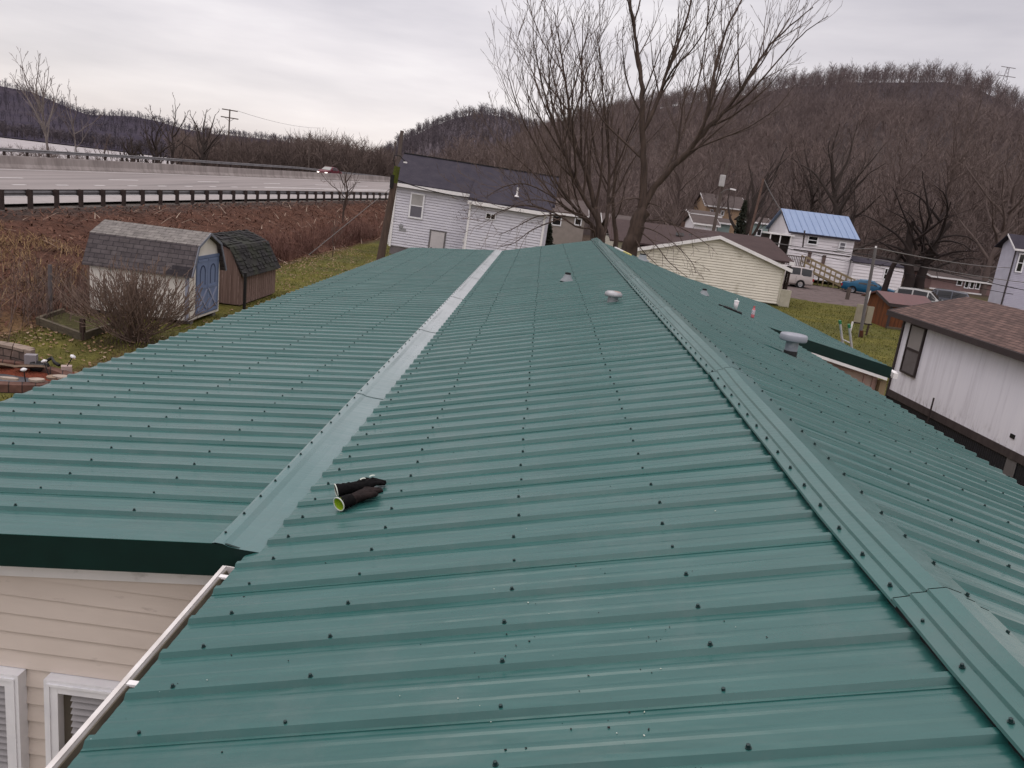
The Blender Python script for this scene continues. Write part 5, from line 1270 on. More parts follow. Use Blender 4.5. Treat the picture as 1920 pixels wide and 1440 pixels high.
# ================================================================== bare trees
def smooth_poly(pts, k=4):
    pts = [Vector(p) for p in pts]; out = []
    for i in range(len(pts)-1):
        p0 = pts[max(0, i-1)]; p1 = pts[i]; p2 = pts[i+1]; p3 = pts[min(len(pts)-1, i+2)]
        for j in range(k):
            t = j/k; out.append(.5*((2*p1)+(p2-p0)*t+(2*p0-5*p1+4*p2-p3)*t*t+(3*p1-p0-3*p2+p3)*t**3))
    out.append(pts[-1]); return out
class Tree:
    def __init__(s, seed, droop=0., up=.35, minr=.006, spread=(28, 55), wiggle=.12):
        s.r = random.Random(seed); s.wood = MB(); s.twig = MB(); s.droop = droop; s.up = up; s.minr = minr; s.spread = spread; s.wig = wiggle; s.slim = 1
    def shoot(s, p, d, L, r, depth, dens):
        n = max(3, int(L/.35)) if depth else 3
        n = min(n, 9); pts = [Vector(p)]; d = Vector(d).normalized(); q = s.r
        for i in range(n):
            d = d + Vector((q.gauss(0, s.wig), q.gauss(0, s.wig), q.gauss(0, s.wig)+(s.up*.22-s.droop*.22*(i/n))))
            d.normalize(); pts.append(pts[-1]+d*(L/n))
        rs = [max(s.minr, r*(1-.82*i/n)) for i in range(n+1)]
        (s.wood if r > .028 else s.twig).tube(pts, rs, 7 if r > .08 else (5 if r > .028 else 3), cap=False)
        if depth > 0: s.kids(pts, rs, L, depth, dens, .18)
    def kids(s, pts, rs, L, depth, dens, t0):
        q = s.r; m = max(2, int(dens*L**.8*q.uniform(.8, 1.2)))
        az = q.uniform(0, 6.28)
        for k in range(m):
            t = t0+(1-t0)*((k+q.random())/m); f = t*(len(pts)-1); i = min(len(pts)-2, int(f))
            p = pts[i].lerp(pts[i+1], f-i); d = (pts[i+1]-pts[i]).normalized(); rr_ = rs[i]
            az += 2.4+q.uniform(-.5, .5); o = d.orthogonal().normalized(); o = Matrix.Rotation(az, 3, d) @ o
            a = R(q.uniform(*s.spread)); nd = d*math.cos(a)+o*math.sin(a); nd.z += s.up*.35-s.droop*.2
            l = L*(1-.62*t)*q.uniform(.36, .62)
            if l > .12: s.shoot(p, nd, l, min(rr_*.62, max(s.minr, l*.013)), depth-1, dens*1.15)
    def limb(s, pts, r0, r1, depth, dens, t0=.25, k=4):
        if depth: r0 *= s.slim
        pts = smooth_poly(pts, k); n = len(pts)
        L = sum((a-b).length for a, b in zip(pts, pts[1:])); q = s.r
        rs = [r0+(r1-r0)*(i/(n-1))**.8 for i in range(n)]
        pts = [p+Vector((q.gauss(0, 1), q.gauss(0, 1), q.gauss(0, 1)))*r0*.10 for p in pts]
        s.wood.tube(pts, rs, 9 if r0 > .1 else 6, cap=False)
        s.kids(pts, rs, L, depth, dens, t0)
    def done(s, name, label, cat='tree', base=(0, 0, 0), group=None, mats=None):
        o = thing(name, label, cat, base, group=group)
        mw, mtw = mats or (M_BARK, M_TWIG)
        if s.wood.v: s.wood.build('trunk', mw, o, True)
        if s.twig.v: s.twig.build('crown', mtw, o)
        return o
def px_limb(lst, y): return [at(a, b, y+(c[0] if c else 0)) for a, b, *c in lst]
# ---- the big tree beyond the roof's far end (maple-like, limbs arching up)
YT = 27.5
big = Tree(11, up=.55, minr=.0055, spread=(20, 46), wiggle=.085); big.slim = .74
base = at(1175, 480, YT); base.z = 0; b0 = Vector((base.x-.35, YT, 0))
TR = [(1176, 482), (1190, 440), (1203, 395)]
big.limb([b0]+px_limb(TR, YT), .33, .25, 0, 0, .9)
big.limb(px_limb([(1201, 400), (1222, 358), (1252, 322, -.2), (1290, 285, -.4), (1318, 250, -.6), (1356, 212, -.8), (1392, 165, -1.), (1425, 112, -1.), (1465, 62, -1.), (1525, 15, -1)], YT), .19, .014, 3, 2.9, .2)
big.limb(px_limb([(1203, 398), (1208, 345), (1207, 290), (1204, 230), (1203, 165), (1197, 110, .3), (1189, 50, .3), (1178, -20, .4), (1168, -90, .5)], YT), .21, .022, 3, 2.8, .3)
big.limb(px_limb([(1202, 250, 0), (1222, 215), (1240, 170, .3), (1252, 128, .5), (1268, 92, .6), (1292, 20, .8), (1305, -60, 1)], YT), .11, .025, 3, 2.8, .2)
big.limb(px_limb([(1316, 250, -.6), (1330, 190, -.3), (1342, 120, 0), (1366, 45, .2), (1396, -10, .3), (1415, -70, .3)], YT), .08, .016, 3, 2.8, .15)
big.limb(px_limb([(1356, 212, -.8), (1400, 180, -1.2), (1436, 140, -1.5), (1475, 95, -1.6), (1512, 58, -1.8), (1553, 30, -2)], YT), .055, .010, 3, 2.8, .1)
big.limb(px_limb([(1206, 300), (1170, 265, .4), (1130, 225, .8), (1100, 165, 1.2), (1086, 100, 1.4), (1070, 30, 1.5)], YT), .065, .013, 3, 2.8, .15)
big.limb(px_limb([(1240, 170, .3), (1262, 130, -.4), (1300, 90, -.8), (1335, 30, -1.2), (1355, -40, -1.4)], YT), .055, .012, 3, 2.8, .1)
big.limb(px_limb([(1230, 350), (1262, 290, 1), (1288, 225, 1.6), (1310, 150, 2), (1322, 80, 2.2), (1330, 0, 2.4)], YT), .07, .014, 3, 2.8, .2)
big.limb(px_limb([(1290, 285, -.4), (1345, 262, -1.2), (1400, 240, -1.8), (1452, 205, -2.2), (1490, 160, -2.4)], YT), .045, .009, 3, 2.2, .15)
for k, pl in enumerate(([(1205, 372), (1170, 375, -.6), (1150, 395, -1.), (1140, 425, -1.2)], [(1215, 380), (1240, 390, -.8), (1262, 420, -1.2), (1280, 455, -1.3)], [(1196, 425), (1225, 432, -1), (1262, 455, -1.4), (1296, 490, -1.6), (1305, 512, -1.7)], [(1196, 430), (1230, 460, -.8), (1255, 492, -1.2), (1290, 520, -1.3)], [(1200, 415), (1248, 415, -.5), (1300, 440, -1), (1330, 462, -1.2)], [(1190, 445), (1205, 470, -1), (1235, 500, -1.4)])):
    big.droop = 1.0; big.up = .05; big.spread = (30, 65)
    big.limb(px_limb(pl, YT), .035, .008, 2, 3.2, .15)
big.done('bare_tree', 'tallest bare tree with a thick forking trunk just past the roof end', base=b0)
# ---- the multi-stemmed tree left of it
YM = 29.0
mu = Tree(23, up=.5, minr=.0055, spread=(20, 48), wiggle=.09)
bm_ = at(1128, 470, YM); bm_.z = 0; bm_.x -= .5
for pl, r in (([(1128, 462), (1120, 410), (1104, 340), (1084, 285, .2), (1070, 225, .4), (1060, 150, .6), (1048, 80, .8), (1040, 20, 1)], .16),
              ([(1122, 440), (1095, 372, -.3), (1070, 315, -.6), (1045, 250, -.8), (1030, 205, -1), (1012, 140, -1.2), (1000, 70, -1.3)], .12),
              ([(1120, 452), (1090, 405, .5), (1055, 360, .8), (1020, 300, 1), (990, 245, 1.2), (965, 185, 1.3), (950, 130, 1.4)], .09),
              ([(1132, 440), (1140, 370, .5), (1142, 300, .8), (1135, 220, 1), (1128, 150, 1.2), (1120, 60, 1.4)], .10),
              ([(1115, 440), (1075, 400, -.6), (1030, 365, -1), (985, 345, -1.3), (945, 350, -1.5), (910, 370, -1.6)], .05),
              ([(1118, 450), (1080, 425, -.8), (1030, 395, -1.2), (980, 385, -1.5), (935, 398, -1.6), (925, 405, -1.7)], .045),
              ([(1110, 430), (1060, 392, .2), (1005, 330, .4), (962, 290, .6), (930, 262, .8)], .06)):
    mu.limb([Vector((bm_.x+.1, YM, 0))]+px_limb(pl, YM), r*.92, .012, 3, 2.35, .25)
mu.droop = 1.0; mu.up = 0; mu.spread = (25, 60)
for pl in ([(1060, 405, -.9), (1010, 405, -1.4), (960, 430, -1.8), (935, 440, -2)], [(1050, 410, -1.1), (1000, 430, -1.6), (965, 455, -1.9), (940, 462, -2)], [(1080, 400, -.8), (1040, 380, -1.2), (990, 375, -1.5), (950, 390, -1.8)]):
    mu.limb(px_limb(pl, YM), .03, .008, 2, 3, .15)
mu.done('bare_tree', 'bare multi-stemmed tree left of the tallest tree, branches sweeping over the white house', base=(bm_.x, YM, 0))
thin = Tree(31, up=.5, spread=(25, 50)); bt_ = at(1151, 475, 31); bt_.z = 0
thin.limb([bt_]+px_limb([(1153, 470), (1152, 420), (1150, 360), (1156, 300, .3), (1160, 240, .4)], 31), .13, .03, 3, 2.0, .35)
thin.done('bare_tree', 'slender straight trunk between the multi-stemmed tree and the tallest tree', base=bt_)
# ---- shrub in front of the shed
bush = Tree(5, up=.45, minr=.0075, spread=(16, 40), wiggle=.07)
bb_ = Vector((-10.12, 19.2, 0)); q = random.Random(9)
for k in range(84):
    a = 2*math.pi*k/84*5.618; el = R(q.uniform(20, 86)); d = Vector((math.cos(a)*math.cos(el)*.95, math.sin(a)*math.cos(el)*.9, math.sin(el)))
    L = q.uniform(1.75, 2.15)*(1.0-.22*(el/1.57))*1.12
    bush.shoot(bb_+Vector((q.gauss(0, .12), q.gauss(0, .12), 0)), d, L, .020, 3, 4.0)
M_BUSH = mat('bush_bark', (.20, .145, .115), (.135, .098, .08), 6, .9, .1)
bush.done('bare_bush', 'wide round bare shrub with many fine stems in front of the cream shed', 'bush', bb_, mats=(M_BUSH, M_BUSH))
# ---- generic trees at hand
def bare(seed, p, h, label, name='bare_tree', group=None, mats=None, lean=(0, 0), nl=7, dens=1.6, depth=2, rad=None, droop=0., up=.4, spread=(24, 52), cat='tree', minr=.014, t0=.25):
    t = Tree(seed, droop=droop, up=up, minr=minr, spread=spread); q = random.Random(seed); p = Vector(p)
    top = p+Vector((lean[0], lean[1], h*.62)); r = rad or h*.018
    t.limb([p-Vector((0, 0, .4)), p+(top-p)*.35+Vector((q.gauss(0, .15), 0, 0)), p+(top-p)*.7+Vector((q.gauss(0, .2), 0, 0)), top], r, r*.45, 0, 0, .9)
    for k in range(nl):
        f = t0+(1-t0)*(k+.5)/nl; s_ = p.lerp(top, f); a = k*2.4+q.uniform(-.4, .4); el = R(q.uniform(32, 72))
        d = Vector((math.cos(a)*math.cos(el), math.sin(a)*math.cos(el), math.sin(el)))
        t.shoot(s_, d, h*q.uniform(.38, .55)*(1.1-.3*f), r*.5, depth, dens)
    t.shoot(top, (lean[0]*.1, 0, 1), h*.38, r*.45, depth, dens)
    return t.done(name, label, cat, p, group, mats)
M_SYC = mat('pale_sycamore_bark', (.22, .19, .175), (.14, .118, .108), 2, .85, .15)
M_IVY = mat('dark_ivy_bark', (.048, .038, .035), (.062, .049, .043), 3, .95, .1)
M_FARTW = mat('far_brown_twigs', (.15, .115, .103), (.108, .083, .076), .6, .9, .05)
def riv(px, py, y, z): v = at(px, py, y); v.z = z; return v
bare(41, riv(100, 300, 112, -1.5), 17.5, 'pale barked sycamore leaning left above the river at the far left', mats=(M_SYC, M_FARTW), lean=(-1.8, 0), nl=10, dens=1.3, minr=.022, t0=.45, rad=.22)
bare(42, riv(150, 292, 118, -1.5), 14, 'thin pale tree right of the leaning sycamore by the river', mats=(M_SYC, M_FARTW), lean=(-1.0, 0), nl=6, dens=1.0, minr=.022, t0=.55, rad=.14)
bare(43, riv(247, 300, 112, -1), 7.5, 'dark ivy-wrapped stump of a tree by the river left of the two tangled trees', mats=(M_IVY, M_IVY), nl=9, dens=1.8, minr=.03, rad=.4)
bare(44, riv(292, 300, 114, -1), 10.5, 'dark tangled ivy-hung tree with a twisted low limb by the river', mats=(M_IVY, M_IVY), nl=12, dens=1.6, minr=.035, rad=.35, droop=.6, t0=.1)
bare(45, riv(322, 302, 120, -1), 13.5, 'tall thin ivy-topped tree standing right of the tangled dark tree', mats=(M_IVY, M_FARTW), nl=6, dens=1.2, minr=.03, t0=.3)
bare(46, riv(381, 302, 118, -1), 12.5, 'round crowned tree with a dark trunk left of the crossarm pole', mats=(M_IVY, M_FARTW), nl=9, dens=1.5, minr=.028, rad=.38, t0=.45, up=.3)
bare(47, riv(195, 300, 116, -1.5), 8, 'small scraggly tree between the sycamore and the ivy stump', mats=(M_FARTW, M_FARTW), nl=6, dens=1.2, minr=.03)
sp = at(640, 452, 58); sp.z = .0
spz = ground_z(-16.8, 70)
q_ = Vector((at(644, 400, 66).x, 66, ground_z(at(644, 400, 66).x, 66)))
bare(51, q_, 5.6, 'spreading bare sapling rising before the far end of the near guardrail', nl=9, dens=1.7, up=.3, minr=.013, spread=(30, 60), t0=.2)
bare(52, (at(623, 470, 45).x, 45, 0), 2.5, 'thin young sapling on the lawn beside the brush', nl=4, dens=1.0, depth=1, minr=.012, rad=.03)
# dark tree with drooping boughs by the parked coupe
dt = Tree(61, droop=.8, up=.15, minr=.014, spread=(28, 62)); db = Vector((at(1697, 560, 64).x, 64, 0)); q = random.Random(4)
dt.limb([db, db+Vector((-.1, 0, 2.2)), db+Vector((-.6, 0, 4.0)), db+Vector((-1.0, 0, 6.5))], .55, .2, 0, 0)
dt.limb([db+Vector((1.2, .3, 0)), db+Vector((1.0, .3, 2.6)), db+Vector((1.4, .3, 4.6)), db+Vector((2.2, .3, 7))], .5, .15, 0, 0)
dt.limb([db+Vector((-1.6, .6, 0)), db+Vector((-1.4, .6, 2.4)), db+Vector((-1.0, .4, 4.0))], .28, .15, 0, 0)
for k in range(26):
    a = k*2.4; h = q.uniform(3.0, 7.0); el = R(q.uniform(5, 60)); s_ = db+Vector((q.uniform(-.8, 1.8), q.uniform(-.3, .5), h))
    dt.shoot(s_, (math.cos(a)*math.cos(el), math.sin(a)*math.cos(el)*.8, math.sin(el)), q.uniform(3.6, 6.2), .13, 3, 1.05)
dt.done('spreading_tree', 'dark spreading bare tree with drooping boughs behind the red shed', 'tree', db, mats=(mat('dark_wet_bark', (.035, .026, .024), (.025, .02, .019), 3, .9, .1), mat('dark_wet_twigs', (.036, .027, .026), (.025, .019, .019), 3, .9, .1)))
# ivy column tree behind the cream home and a conifer by the white house
M_IVYLEAF = mat('dark_ivy_leaves', (.014, .018, .010), (.022, .022, .014), 2, .8, .2)
def leafy(name, label, p, h, w, n, seed, cat='tree', cone=True):
    q = random.Random(seed); t = MB(); t.tube([p, p+Vector((0, 0, h))], [w*.18, .05], 7); o = thing(name, label, cat, p); t.build('trunk', M_BARK, o)
    f = MB()
    for k in range(n):
        u = q.random(); rr_ = w*(1-u*(.9 if cone else .4))*math.sqrt(q.random())*(.7+.5*mnoise.noise(Vector((u*6, k*.01, seed)))); a = q.uniform(0, 6.28)
        c = p+Vector((math.cos(a)*rr_, math.sin(a)*rr_, .3+u*(h-.3))); d = Vector((q.gauss(0, 1), q.gauss(0, 1), q.gauss(0, .7))).normalized()*q.uniform(.1, .24); e = d.orthogonal().normalized()*q.uniform(.06, .14)
        f.quad(c-d, c+e, c+d, c-e)
    f.build('crown', M_IVYLEAF, o); return o
lp_ = at(1366, 470, 84); leafy('ivy_tree', 'ivy clad dark trunk between the two teal buildings', Vector((lp_.x+.8, 84, 0)), at(1366, 372, 84).z, 1.5, 1700, 3)
bare(62, (at(1385, 450, 85).x, 85, 0), 13, 'forked dark tree right of the ivy clad trunk', nl=9, dens=1.2, minr=.025, mats=(M_IVY, M_FARTW), rad=.45, lean=(1.2, 0))
lp_ = at(1021, 470, 58); leafy('dark_conifer', 'narrow dark evergreen at the right corner of the white house', Vector((lp_.x+.1, 58, 0)), at(1019, 418, 58).z, 1.1, 900, 4)
# individual trees along the foot of the hill
HILLT = [(1600, 92, 17, -3.5, .5, 'dark twisted tree leaning left behind the blue roof'), (1528, 100, 16, -1.5, .4, 'gnarled tree rising behind the left end of the blue roof'), (1470, 104, 18, .8, .35, 'upright grey tree between the slim pole and the blue roof'),
         (1655, 105, 20, .5, .4, 'tall brown tree right of the blue roof'), (1745, 98, 21, 1, .4, 'tall spreading tree above the pinkish trailer'), (1815, 112, 22, -.5, .45, 'big tree above the right end of the pinkish trailer'),
         (1872, 92, 19, .5, .6, 'thick dark trunk beside the lilac house'), (1905, 110, 22, 0, .4, 'tall tree rising behind the lilac house roof'), (1260, 96, 15, 0, .35, 'leafless tree behind the cream home left of the tan house'),
         (1310, 118, 17, 1, .35, 'leafless tree standing behind the tan house'), (965, 92, 13, -1, .3, 'brown tree behind the right end of the white house roof'), (1010, 100, 15, .5, .35, 'leafless tree seen through the multi-stemmed tree'), (910, 100, 12, .5, .3, 'rounded leafless tree over the middle of the white house ridge')]
for k, (px, y, h, ln, rd, lab) in enumerate(HILLT):
    bare(70+k, (at(px, 440, y).x, y, .0), h, lab, nl=14, dens=1.9, minr=.026, lean=(ln, 0), rad=rd*(.85 if k < 2 else .62), mats=(M_IVY if k < 2 else M_FARTW, M_FARTW), t0=.22, up=.3, group='bare trees at the foot of the hill')
# ================================================================== hills and woods
def ang(px, py):
    r = ray(px, py); return math.atan2(r.x, r.y), r.z/math.hypot(r.x, r.y)
def hill(name, tab, r0, r1, th, a_pad, mt, zfoot=-1, rough=6, nr=42, na=150, pw=1.15):
    sk = sorted(ang(*p) for p in tab)
    a0, a1 = sk[0][0], sk[-1][0]; rows = []; H = {}
    def zc(a): return CAM_H+r1*interp(a, sk)-th
    def z_at(a, r):
        if r <= r1: t = (r-r0)/(r1-r0); z = zfoot+(zc(a)-zfoot)*(max(0, t)**pw)*(1-.0*t)
        else: z = zc(a)-(r-r1)*.25
        k = min(1, max(0, (r-r0)/(r1-r0)*4))*max(0, min(1, (r1-r)/(r1-r0)*5)) if r < r1 else 0
        return z+mnoise.noise(Vector((a*14, r/(r1-r0)*5, 1)))*rough*k
    for i in range(na+1):
        a = a0+(a1-a0)*i/na; row = []
        for j in range(nr+1):
            r = r0+(r1*1.18-r0)*j/nr; row.append((math.sin(a)*r, math.cos(a)*r, z_at(a, r)))
        rows.append(row)
    o = MB().grid(rows).build(name, mt, None, True); tag(o, kind='structure')
    return z_at, a0, a1, zc
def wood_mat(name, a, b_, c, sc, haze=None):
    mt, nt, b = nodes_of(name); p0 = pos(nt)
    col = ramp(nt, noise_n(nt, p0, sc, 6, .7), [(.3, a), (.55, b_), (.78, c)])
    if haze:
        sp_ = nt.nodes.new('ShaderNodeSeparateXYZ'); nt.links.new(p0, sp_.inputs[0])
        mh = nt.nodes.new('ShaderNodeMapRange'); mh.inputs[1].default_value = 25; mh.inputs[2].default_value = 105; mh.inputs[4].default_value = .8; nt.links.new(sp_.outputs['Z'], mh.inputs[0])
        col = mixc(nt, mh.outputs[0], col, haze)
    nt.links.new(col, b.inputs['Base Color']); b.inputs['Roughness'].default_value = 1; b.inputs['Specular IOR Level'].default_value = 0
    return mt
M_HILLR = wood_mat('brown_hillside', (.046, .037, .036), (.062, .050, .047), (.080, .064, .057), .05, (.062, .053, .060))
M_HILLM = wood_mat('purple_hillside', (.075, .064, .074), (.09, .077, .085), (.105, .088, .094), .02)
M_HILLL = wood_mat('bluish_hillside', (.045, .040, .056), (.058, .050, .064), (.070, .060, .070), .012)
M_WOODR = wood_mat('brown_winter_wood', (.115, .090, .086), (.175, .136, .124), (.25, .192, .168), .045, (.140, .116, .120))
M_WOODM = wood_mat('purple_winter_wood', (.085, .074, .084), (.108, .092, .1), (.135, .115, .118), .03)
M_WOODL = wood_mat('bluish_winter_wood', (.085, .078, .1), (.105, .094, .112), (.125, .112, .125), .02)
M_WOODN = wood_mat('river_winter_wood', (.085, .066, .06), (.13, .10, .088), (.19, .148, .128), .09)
def template(seed, n1, n2, n3, wid, narrow=.32, leanj=.05):
    """unit-height leafless tree made of thin ribbons: trunk, limbs, shoots, twigs"""
    q = random.Random(seed); V = []; Fq = []
    def rib(a, b_, w0, w1):
        d = b_-a
        s = d.cross(Vector((q.gauss(0, 1), q.gauss(0, 1), q.gauss(0, .3))))
        if s.length < 1e-6: s = Vector((1, 0, 0))
        s.normalize(); o = len(V); V.extend([a-s*w0, a+s*w0, b_+s*w1, b_-s*w1]); Fq.append((o, o+1, o+2, o+3))
    top = Vector((q.gauss(0, leanj), q.gauss(0, leanj), .72)); base_ = Vector((0, 0, -.03))
    for s in range(2): rib(base_, base_.lerp(top, .55), wid*2.2, wid*1.5); rib(base_.lerp(top, .55), top, wid*1.5, wid*.7)
    for i in range(n1):
        t = .28+.70*(i+.5)/n1; p = base_.lerp(top, t); a = i*2.4+q.uniform(-.5, .5); el = R(q.uniform(38, 74))
        L = q.uniform(.20, .36)*(1.15-.5*t); d = Vector((math.cos(a)*math.cos(el)*narrow*2.2, math.sin(a)*math.cos(el)*narrow*2.2, math.sin(el))); e = p+d*L; rib(p, e, wid*1.0, wid*.6)
        for j in range(n2):
            u = q.uniform(.25, 1); p2 = p.lerp(e, u); d2 = (d.normalized()+Vector((q.gauss(0, .45), q.gauss(0, .45), q.gauss(.15, .3)))).normalized(); e2 = p2+d2*q.uniform(.08, .19); rib(p2, e2, wid*.6, wid*.4)
            for k in range(n3):
                u2 = q.uniform(.2, 1); p3 = p2.lerp(e2, u2); d3 = (d2+Vector((q.gauss(0, .5), q.gauss(0, .5), q.gauss(.2, .3)))).normalized(); rib(p3, p3+d3*q.uniform(.05, .11), wid*.42, wid*.28)
    return np.array([tuple(v) for v in V]), np.array(Fq)
def forest(name, pts, temps, mt, label, wscale=1.0, seed=1):
    q = np.random.RandomState(seed); VV = []; FF = []; off = 0
    for k, (x, y, z, h) in enumerate(pts):
        V, Fq = temps[k % len(temps)]; a = q.uniform(0, 6.28); c, s = math.cos(a), math.sin(a); w = h*q.uniform(.8, 1.25)*wscale
        P = np.empty_like(V); P[:, 0] = (V[:, 0]*c-V[:, 1]*s)*w+x; P[:, 1] = (V[:, 0]*s+V[:, 1]*c)*w+y; P[:, 2] = V[:, 2]*h+z
        VV.append(P); FF.append(Fq+off); off += len(V)
    V = np.concatenate(VV); Fq = np.concatenate(FF); me = bpy.data.meshes.new(name)
    me.vertices.add(len(V)); me.vertices.foreach_set('co', V.astype(np.float32).ravel())
    me.loops.add(Fq.size); me.loops.foreach_set('vertex_index', Fq.astype(np.int32).ravel())
    me.polygons.add(len(Fq)); me.polygons.foreach_set('loop_start', np.arange(0, Fq.size, 4, dtype=np.int32)); 
    me.update(calc_edges=True); me.validate(); me.materials.append(mt)
    o = bpy.data.objects.new(name, me); COL.objects.link(o); ORIG[o.name] = Vector((0, 0, 0))
    return tag(o, label, 'woods', kind='stuff')
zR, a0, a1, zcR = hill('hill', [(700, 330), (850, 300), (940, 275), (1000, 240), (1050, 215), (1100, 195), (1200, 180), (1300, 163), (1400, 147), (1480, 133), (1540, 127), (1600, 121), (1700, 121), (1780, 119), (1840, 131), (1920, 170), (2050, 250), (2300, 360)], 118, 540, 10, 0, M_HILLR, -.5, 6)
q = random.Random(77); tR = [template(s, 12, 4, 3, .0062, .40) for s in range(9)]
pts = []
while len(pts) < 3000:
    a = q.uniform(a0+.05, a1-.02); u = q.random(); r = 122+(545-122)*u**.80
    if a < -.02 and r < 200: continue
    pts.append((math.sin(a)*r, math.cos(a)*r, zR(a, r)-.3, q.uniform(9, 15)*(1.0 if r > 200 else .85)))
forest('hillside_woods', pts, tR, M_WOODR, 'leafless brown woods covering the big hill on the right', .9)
pts = []
for k in range(1050):
    a = a0+(a1-a0)*(k+q.random())/1050; r = q.uniform(505, 560); pts.append((math.sin(a)*r, math.cos(a)*r, zR(a, r)-.3, q.choice((5, 6, 7, 7, 8, 8, 9, 11))*q.uniform(.85, 1.1)))
forest('crest_woods', pts, [template(s+90, 12, 5, 4, .0037, .46) for s in range(7)], M_WOODR, 'fine leafless trees along the crest of the big hill', 1.0)
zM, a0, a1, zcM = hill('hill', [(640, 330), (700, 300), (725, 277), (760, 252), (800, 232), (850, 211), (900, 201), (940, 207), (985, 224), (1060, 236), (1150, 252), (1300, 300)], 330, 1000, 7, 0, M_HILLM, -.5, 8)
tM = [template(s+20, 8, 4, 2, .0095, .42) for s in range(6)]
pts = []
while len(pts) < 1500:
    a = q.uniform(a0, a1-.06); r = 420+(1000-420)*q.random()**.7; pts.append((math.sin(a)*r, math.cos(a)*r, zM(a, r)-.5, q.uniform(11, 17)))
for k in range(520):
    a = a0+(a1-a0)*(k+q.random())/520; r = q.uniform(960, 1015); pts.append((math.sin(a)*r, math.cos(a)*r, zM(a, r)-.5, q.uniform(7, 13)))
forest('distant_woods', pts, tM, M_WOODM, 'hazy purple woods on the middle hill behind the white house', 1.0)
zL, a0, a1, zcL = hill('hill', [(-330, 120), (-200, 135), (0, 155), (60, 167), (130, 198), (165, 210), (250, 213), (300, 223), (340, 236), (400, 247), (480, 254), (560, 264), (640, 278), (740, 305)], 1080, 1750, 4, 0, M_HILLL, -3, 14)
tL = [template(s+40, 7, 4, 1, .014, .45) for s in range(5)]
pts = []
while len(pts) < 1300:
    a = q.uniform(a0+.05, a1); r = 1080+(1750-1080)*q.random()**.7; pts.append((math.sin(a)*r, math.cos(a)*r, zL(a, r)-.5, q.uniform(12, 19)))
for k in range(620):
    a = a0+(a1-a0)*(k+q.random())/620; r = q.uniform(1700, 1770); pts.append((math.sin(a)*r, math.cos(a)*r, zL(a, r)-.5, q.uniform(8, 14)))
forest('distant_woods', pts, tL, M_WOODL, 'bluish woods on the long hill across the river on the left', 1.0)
# tree line along the river bank beyond the highway
tN = [template(s+60, 12, 5, 3, .0048, .42) for s in range(8)]
pts = []
TL = [(330, 12), (400, 12.5), (480, 13), (560, 15), (600, 16.5), (650, 16), (700, 15.5), (735, 14), (800, 13), (900, 13)]
while len(pts) < 900:
    px = q.uniform(330, 860); r = q.uniform(165, 260); a, _ = ang(px, 300); h = interp(px, TL)*q.uniform(.62, 1.05)
    pts.append((math.sin(a)*r, math.cos(a)*r, -1.0, h*(.95 if r > 200 else .85)))
for k in range(170):
    px = q.uniform(-120, 420); a, _ = ang(px, 290); r = q.uniform(98, 135)+max(0, px-200)*.12
    pts.append((math.sin(a)*r, math.cos(a)*r, -2.5, q.uniform(3.5, 6.5)))
forest('river_woods', pts, tN, M_WOODN, 'leafless brown tree line along the river beyond the highway', 1.0)
pts = []
for k in range(520):                       # far bank
    px = q.uniform(-250, 420); a, _ = ang(px, 260); r = q.uniform(1085, 1190); pts.append((math.sin(a)*r, math.cos(a)*r, -3, q.uniform(12, 22)))
forest('far_bank_woods', pts, tL, M_WOODM, 'dark woods lining the far bank of the river', 1.2)
# woods on the valley floor left of the hill
pts = []
for k in range(300):
    px = q.uniform(860, 1320); a, _ = ang(px, 400); r = q.uniform(112, 190); pts.append((math.sin(a)*r, math.cos(a)*r, 0, q.uniform(5, 10.5)))
for k in range(240):
    px = q.uniform(1320, 2100); a, _ = ang(px, 430); r = q.uniform(112, 175); pts.append((math.sin(a)*r, math.cos(a)*r, 0, q.uniform(6, 12)))
forest('valley_woods', pts, tN, M_WOODR, 'leafless thicket on the valley floor behind the houses', 1.0)
# ================================================================== scrub, brambles, grass and litter
def ribbons(name, items, mt, label, cat, kind='stuff'):
    """items: (base, tip, width) thin two-segment blades"""
    V = []; Fq = []
    for a, t, w in items:
        d = t-a; s = Vector((d.y, -d.x, 0)); s = s.normalized() if s.length > 1e-4 else Vector((1, 0, 0)); o = len(V)
        m_ = a.lerp(t, .55)+Vector((0, 0, d.length*.05))
        V += [a-s*w, a+s*w, m_+s*w*.8, m_-s*w*.8, t+s*w*.25, t-s*w*.25]; Fq += [(o, o+1, o+2, o+3), (o+3, o+2, o+4, o+5)]
    me = bpy.data.meshes.new(name); me.from_pydata([tuple(v) for v in V], [], Fq); me.update(); me.materials.append(mt)
    o = bpy.data.objects.new(name, me); COL.objects.link(o); ORIG[o.name] = Vector((0, 0, 0)); return tag(o, label, cat, kind=kind)
def scrub_mat(name, a, b_, c, sc=1.5):
    mt, nt, b = nodes_of(name)
    nt.links.new(ramp(nt, noise_n(nt, pos(nt), sc, 5, .7), [(.3, a), (.5, b_), (.72, c)]), b.inputs['Base Color']); b.inputs['Roughness'].default_value = .95; b.inputs['Specular IOR Level'].default_value = .05
    return mt
M_BRAM = scrub_mat('reddish_brambles', (.075, .040, .036), (.13, .070, .056), (.20, .13, .105), .45)
M_GSCR = scrub_mat('grey_brown_scrub', (.075, .052, .046), (.12, .085, .072), (.19, .14, .105))
M_STRAW = scrub_mat('dry_straw', (.17, .105, .05), (.26, .175, .09), (.34, .25, .15))
M_GRASS = scrub_mat('short_lawn_grass', (.060, .070, .016), (.105, .108, .026), (.17, .15, .05), .8)
M_LITTER = scrub_mat('leaf_litter', (.055, .030, .025), (.112, .055, .038), (.19, .12, .088), .55)
q = random.Random(15)
